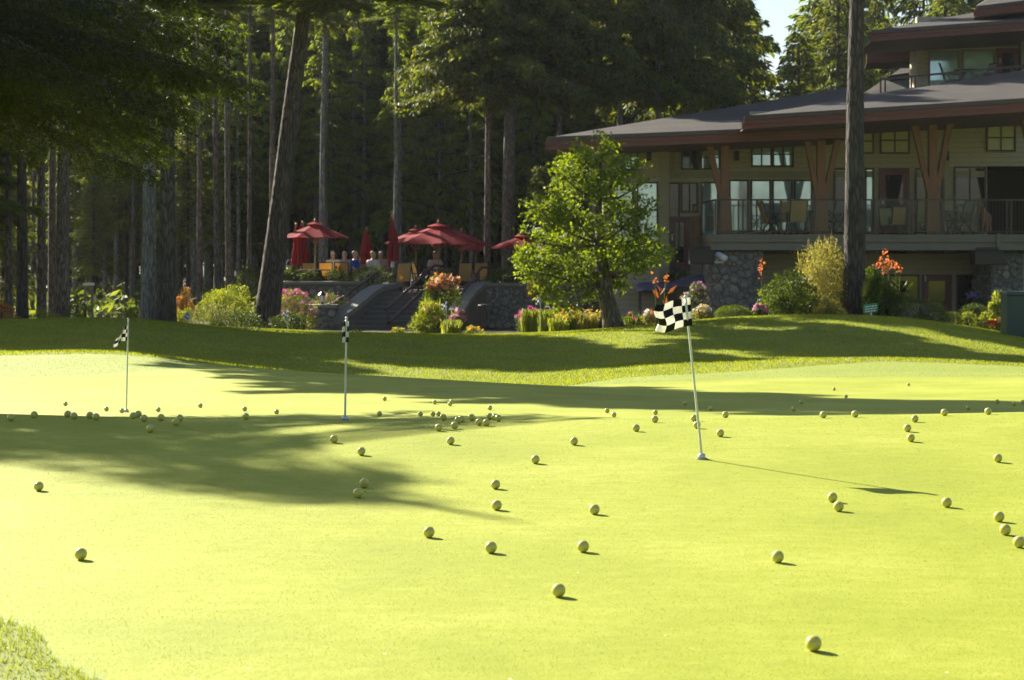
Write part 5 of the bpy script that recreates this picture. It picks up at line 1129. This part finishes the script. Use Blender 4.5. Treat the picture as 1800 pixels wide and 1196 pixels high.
# covered thing by the pier
TARP = M_cloth('blue_tarp', (.14, .14, .22), .1); r = thing('patio_table', (X_(1215, 55.5), 55.5, -1.5), 'table under a draped dark blue cover beside the stone pier', 'table'); m = MB()
xa, xb = X_(1100, 55.5), X_(1252, 55.5)
Vt = []; Ft = []; na, nb = 22, 8
for i in range(na+1):
    for j in range(nb+1):
        px = 1118+(1250-1118)*i/na; py = 497-8*max(0, math.sin((i/na-.45)*3.0))*1.8+ (0 if 0 < j < nb else 14)+1.2*math.sin(i*1.9+j); Vt.append(P(px, py, 55.5+1.2*j/nb))
for i in range(na):
    for j in range(nb): a = i*(nb+1)+j; Ft.append((a, a+nb+1, a+nb+2, a+1))
m.add(Vt, Ft); m.build('cover', TARP, r, True); m = MB(); m.box(xa+.5, xb-.05, 55.6, 56.6, Z_(511, 55.5)-.1, Z_(505, 55.5)); m.build('tabletop', CHF, r)
for px in (1125, 1246):
    m = MB(); m.beam((X_(px, 56), 56, -1.5), (X_(px, 56), 56, Z_(512, 56)), .08, .08); m.build('leg', CHF, r)
# ---- right hand beds
bush(1255, 1322, 538, 560, 45.3, 'mid', 'clipped low dome shrub at the foot of the stone pier', 5200, .04, .02, smooth=True)
bush(1320, 1348, 533, 558, 45, 'mid', 'small pale pink flowered plant between dome and big round shrub', 900, .05, .03, flowers=[('pink', 40, .08), ('white', 30, .07)])
bush(1334, 1446, 456, 562, 45.4, 'mid', 'big round glossy green shrub left of the tall yellow one', 7500, .085, .045, depth=2.0, lob=16)
bush(1405, 1490, 412, 552, 46.8, 'yellow', 'tall feathery yellow green shrub left of the dark front trunk', 7000, .08, .028, depth=1.6, lob=16, spiky=200, clump=6)
bush(1425, 1492, 520, 562, 44.9, 'yellow', 'pale variegated low shrub against the dark front trunk', 3000, .06, .035)
bush(1512, 1552, 462, 558, 45.3, 'mid', 'rounded green shrub just right of the dark front trunk', 3500, .075, .04, lob=12)
bush(1528, 1592, 478, 558, 45.9, 'mid', 'loose leafy shrub under the orange cannas', 3200, .08, .045)
bush(1568, 1665, 527, 564, 45.0, 'dark', 'broad clipped dark dome shrub before the basement window', 7500, .04, .02, smooth=True)
bush(1680, 1745, 534, 560, 46.2, 'dark', 'clipped dome shrub before the maroon basement door', 5000, .04, .02, smooth=True)
bush(1600, 1640, 553, 568, 44.2, 'dark', 'small dark ball shrub, first from the left of the front row', 1200, .04, .02, smooth=True)
for i, (a, b) in enumerate(((1654, 1690), (1688, 1718), (1720, 1744))): bush(a, b, 549, 571, 44.8, 'lime', f'small lime ball shrub, {ORD[i]} of three in the front row', 1300, .045, .025, smooth=True, group='small ball shrubs')
bush(1738, 1768, 500, 580, 44.3, 'lime', 'tall thin rose bush beside the green utility box', 1100, .09, .05, lob=10); bush(1728, 1772, 562, 582, 43.6, 'mid', 'red and yellow low flowers before the green utility box', 600, .04, .025, flowers=[('red', 50, .06), ('yellow', 40, .06), ('orange', 20, .06)])
bush(1766, 1800, 535, 575, 45, 'mid', 'pinkish flowered plant behind the green utility box', 700, .05, .03, flowers=[('pink', 20, .07)])
bush(1690, 1735, 505, 545, 52, 'dark', 'dark lilac flowered shrub in the shade of the balcony', 1600, .06, .03, flowers=[('purple', 30, .07)]); bush(1612, 1628, 530, 548, 48.5, 'mid', 'little lilac flowers above the dark dome shrub', 200, .05, .03, flowers=[('purple', 12, .06)])
# green utility box
UG = M_simple('utility_green', (.018, .055, .045), .45, 0, .5, .12, 3); D = 41.5; x0, x1 = X_(1771, D), X_(1811, D); g = zg(x0, D)-.1; r = thing('utility_box', ((x0+x1)/2, D, g), 'dark green metal utility box at the right edge of the lawn', 'utility box')
m = MB(); m.box(x0, x1, D, D+.6, g, Z_(520, D)); m.build('cabinet', UG, r, bevel=.015); m = MB(); m.box(x0-.02, x1+.02, D-.03, D+.63, Z_(520, D)+.002, Z_(513, D)); m.build('lid', UG, r, bevel=.015)
m = MB(); m.box(x0+.06, x1-.06, D-.012, D-.001, g+.25, Z_(524, D)); m.build('door', UG, r); m = MB(); m.box(x1-.14, x1-.1, D-.03, D-.013, g+.6, g+.75); m.build('handle', BLK, r)
# green sign
SG = M_simple('sign_green', (.06, .26, .12), .5, 0, .4, .1); D = 44.5; x = X_(1531, D); g = zg(x, D); r = thing('lawn_sign', (x, D, g), 'small green sign with white lettering by the dark front trunk', 'sign')
m = MB(); m.beam((x, D+.02, g-.05), (x+.02, D+.02, Z_(545, D)), .03, .03); m.build('post', STEEL, r)
a, b = P(1519, 536, D), P(1543, 533, D); m = MB(); hh = np.array([0, 0, -15.5*D/F]); e = np.array([0, .02, 0]); m.add([a, b, b+hh, a+hh, a+e, b+e, b+hh+e, a+hh+e], [(3, 2, 1, 0), (4, 5, 6, 7), (0, 1, 5, 4), (1, 2, 6, 5), (2, 3, 7, 6), (3, 0, 4, 7)]); pl = m.build('board', SG, r)
m = MB(); uu = (b-a); rs = np.random.RandomState(4)
for row in range(3):
    k = .1
    while k < .85:
        l = rs.uniform(.08, .2); q = a+uu*k+hh*(.2+.27*row)-[0, .004, 0]; q2 = a+uu*min(k+l, .92)+hh*(.2+.27*row)-[0, .004, 0]; h3 = hh*.13; m.add([q, q2, q2+h3, q+h3], [(3, 2, 1, 0)]); k += l+.05
m.build('lettering', WHT, pl)
# low T shaped post lamp by the wall and a white lamp head behind the tree
r = thing('path_light', (X_(850, 52), 52, zg(X_(850, 52), 52)), 'thin brown T shaped path light in front of the stone wall', 'light'); b = np.array([X_(850, 52), 52, zg(X_(850, 52), 52)]); m = MB(); m.tube([b, P(850, 537, 52)], .02, 6); m.build('post', GUT, r); m = MB(); m.lathe(P(850, 537, 52), [(.16, 0), (.15, .015), (.05, .04), (.01, .05)], 12); m.build('lamp_shade', GUT, r)
r = thing('street_lamp', (X_(948, 64), 64, FZ), 'white lamp head on a pole half behind the leafy tree', 'lamp'); m = MB(); m.tube([(X_(948, 64), 64, FZ), P(948, 409, 64)], .04, 8); m.build('pole', TRIMD, r, True); m = MB(); m.tube([P(930, 409, 64), P(938, 406, 64), P(950, 406, 64), P(957, 408, 64)], [.05, .1, .12, .06], 8); m.build('lamp_head', WHT, r, True)

# ------------------------------------------------------------------ seated guests
SKIN = M_simple('skin', (.50, .30, .20), .5, 0, .4, .05)
def skinmesh(name, nodes, edges, mat, parent, sub=2):
    me = bpy.data.meshes.new(name); me.from_pydata([tuple(n[0]) for n in nodes], edges, []); o = link(name, me, parent); me.materials.append(mat)
    sk = o.modifiers.new('skin', 'SKIN'); sk.use_smooth_shade = True; sv = me.skin_vertices[0].data if me.skin_vertices else None
    if sv is None:
        me.attributes.new; bpy.context.view_layer.objects.active = o
        sv = me.skin_vertices[0].data
    for i, n in enumerate(nodes): r_ = n[1]; sv[i].radius = (r_, r_) if np.isscalar(r_) else r_
    sv[0].use_root = True; ss = o.modifiers.new('sub', 'SUBSURF'); ss.levels = sub; ss.render_levels = sub
    dg = bpy.context.evaluated_depsgraph_get(); ev = o.evaluated_get(dg); m2 = bpy.data.meshes.new_from_object(ev); o.modifiers.clear(); o.data = m2; m2.name = name
    for p_ in m2.polygons: p_.use_smooth = True
    if not m2.materials: m2.materials.append(mat)
    return o
def person(px, D, rz, shirt, hair, label, lean=0., sit=True, hs=1.0, bald=False):
    b = np.array([X_(px, D), D, FZ]); r = thing('person', (0, 0, 0), label, 'person', 'guests seated on the patio')
    N = [((0, 0, .50), .13), ((0, .01, .72), (.15, .11)), ((0, .02, .95), (.17, .11)), ((0, .01, 1.06), .075), ((0, -.01, 1.12), .055), ((0, -.02, 1.20), (.072, .085)), ((0, -.015, 1.28), (.078, .095)), ((0, -.01, 1.345), (.05, .06)), ((0, -.105, 1.225), .014),
         ((-.19, .01, 1.0), .06), ((-.25, -.04, .76), .046), ((-.17, -.27, .68), .036), ((.19, .01, 1.0), .06), ((.25, -.04, .76), .046), ((.17, -.27, .68), .036),
         ((-.1, -.08, .48), .09), ((-.12, -.45, .50), .065), ((-.12, -.45, .10), .045), ((-.12, -.60, .05), .035), ((.1, -.08, .48), .09), ((.12, -.45, .50), .065), ((.12, -.45, .10), .045), ((.12, -.60, .05), .035), ((-.082, 0, 1.235), .016), ((.082, 0, 1.235), .016)]
    E = [(0, 1), (1, 2), (2, 3), (3, 4), (4, 5), (5, 6), (6, 7), (5, 8), (2, 9), (9, 10), (10, 11), (2, 12), (12, 13), (13, 14), (0, 15), (15, 16), (16, 17), (17, 18), (0, 19), (19, 20), (20, 21), (21, 22), (5, 23), (5, 24)]
    # hands: palm with five fingers each
    for w_i, sx in ((11, -1), (14, 1)):
        wp = np.array(N[w_i][0]); k = len(N); N.append((tuple(wp+[-sx*.01, -.05, -.005]), (.034, .016))); E.append((w_i, k)); N.append((tuple(wp+[-sx*.015, -.09, -.008]), (.038, .015))); E.append((k, k+1)); pk = k+1
        for j, (ox, ln) in enumerate(((-.028, .055), (-.010, .068), (.009, .064), (.027, .05))): a = len(N); N.append((tuple(wp+[ox-sx*.015, -.09-ln*.6, -.012]), .008)); N.append((tuple(wp+[ox-sx*.015, -.09-ln, -.028]), .0075)); E += [(pk, a), (a, a+1)]
        a = len(N); N.append((tuple(wp+[-sx*.05, -.075, -.015]), .009)); N.append((tuple(wp+[-sx*.062, -.1, -.025]), .008)); E += [(k, a), (a, a+1)]
    body = skinmesh('body', N, E, SKIN, r, 2)
    sh = [((0, 0, .52), .15), ((0, .01, .72), (.17, .125)), ((0, .02, .95), (.188, .125)), ((0, .01, 1.045), .085), ((-.19, .01, 1.0), .075), ((-.245, -.03, .80), .062), ((.19, .01, 1.0), .075), ((.245, -.03, .80), .062)]
    skinmesh('shirt', sh, [(0, 1), (1, 2), (2, 3), (2, 4), (4, 5), (2, 6), (6, 7)], shirt, r, 2)
    pn = [((0, 0, .50), .145), ((-.1, -.08, .48), .105), ((-.12, -.45, .50), .082), ((-.12, -.45, .16), .06), ((.1, -.08, .48), .105), ((.12, -.45, .50), .082), ((.12, -.45, .16), .06)]
    skinmesh('trousers', pn, [(0, 1), (1, 2), (2, 3), (0, 4), (4, 5), (5, 6)], TROU, r, 2)
    hn = [((0, .03, 1.22), (.078, .07)), ((0, .025, 1.30), (.088, .098)), ((0, .01, 1.36), (.062, .075))]
    skinmesh('hair', hn, [(0, 1), (1, 2)], hair, r, 2)
    r.location = tuple(b+np.array([0, 0, .0])); r.rotation_euler = (lean, 0, math.radians(rz)); r.scale = (hs,)*3
    return r
TROU = M_simple('trousers', (.06, .06, .08), .8); HW = M_simple('hair_white', (.62, .58, .50), .7); HB = M_simple('hair_blond', (.55, .40, .18), .6); HK = M_simple('hair_brown', (.06, .035, .02), .6); HG = M_simple('hair_grey', (.30, .27, .23), .7)
S1 = M_cloth('shirt_blue', (.03, .09, .42), .1); S2 = M_cloth('shirt_white', (.68, .66, .62), .15); S3 = M_cloth('shirt_dark', (.05, .05, .06), .1); S4 = M_cloth('shirt_beige', (.42, .34, .24), .1)
for a in [(517, 64, 10, S3, HK, 'seated guest with dark hair under the lone parasol, low behind the hedge', .0), (585, 63.4, 175, S2, HW, 'seated guest with white hair at the lone parasol table'), (606, 64.4, 200, S4, HG, 'seated guest with grey hair just right of the white haired one'),
          (624, 62.6, 70, S1, HG, 'seated guest in a bright blue shirt facing sideways'), (643, 64.5, 20, S4, HB, 'seated guest low between the blue shirt and the blond one'), (656, 62.0, 150, S2, HB, 'seated blond guest in a white top, tallest of the guests'),
          (670, 64.8, 0, S4, HG, 'seated grey haired guest at the right end of the group'), (765, 63.6, 180, S2, HG, 'seated guest under the largest parasol behind the middle handrail')]: person(*a[:6])
# carved animal statue on the balcony
WD = M_simple('carved_wood', (.34, .19, .09), .5, 0, .4, .35, 6, .4, .01, (3, 3, .7)); r = thing('animal_statue', P(1733, 411.5, 55.2), 'brown carved wooden long necked animal figure standing on the balcony', 'statue')
s_ = 55.2/F; q = lambda px, py, dy=0: ((px-1733)*s_, dy, (411.5-py)*s_)
N = [(q(1733, 385), (.12, .13)), (q(1729, 378, -.1), .12), (q(1723, 366, -.16), .08), (q(1719, 356, -.2), .055), (q(1715, 352, -.3), .045), (q(1738, 376, .15), .11), (q(1726, 392, -.1), .06), (q(1725, 402, -.1), .045), (q(1725, 410, -.1), .05), (q(1733, 394, -.02), .06), (q(1734, 402, -.02), .045), (q(1734, 410, -.02), .05),
     (q(1740, 390, .12), .07), (q(1742, 401, .12), .045), (q(1742, 410, .12), .05), (q(1744, 383, .16), .03), (q(1744, 396, .2), .018)]
skinmesh('carving', N, [(0, 1), (1, 2), (2, 3), (3, 4), (0, 5), (1, 6), (6, 7), (7, 8), (0, 9), (9, 10), (10, 11), (5, 12), (12, 13), (13, 14), (5, 15), (15, 16)], WD, r, 2)
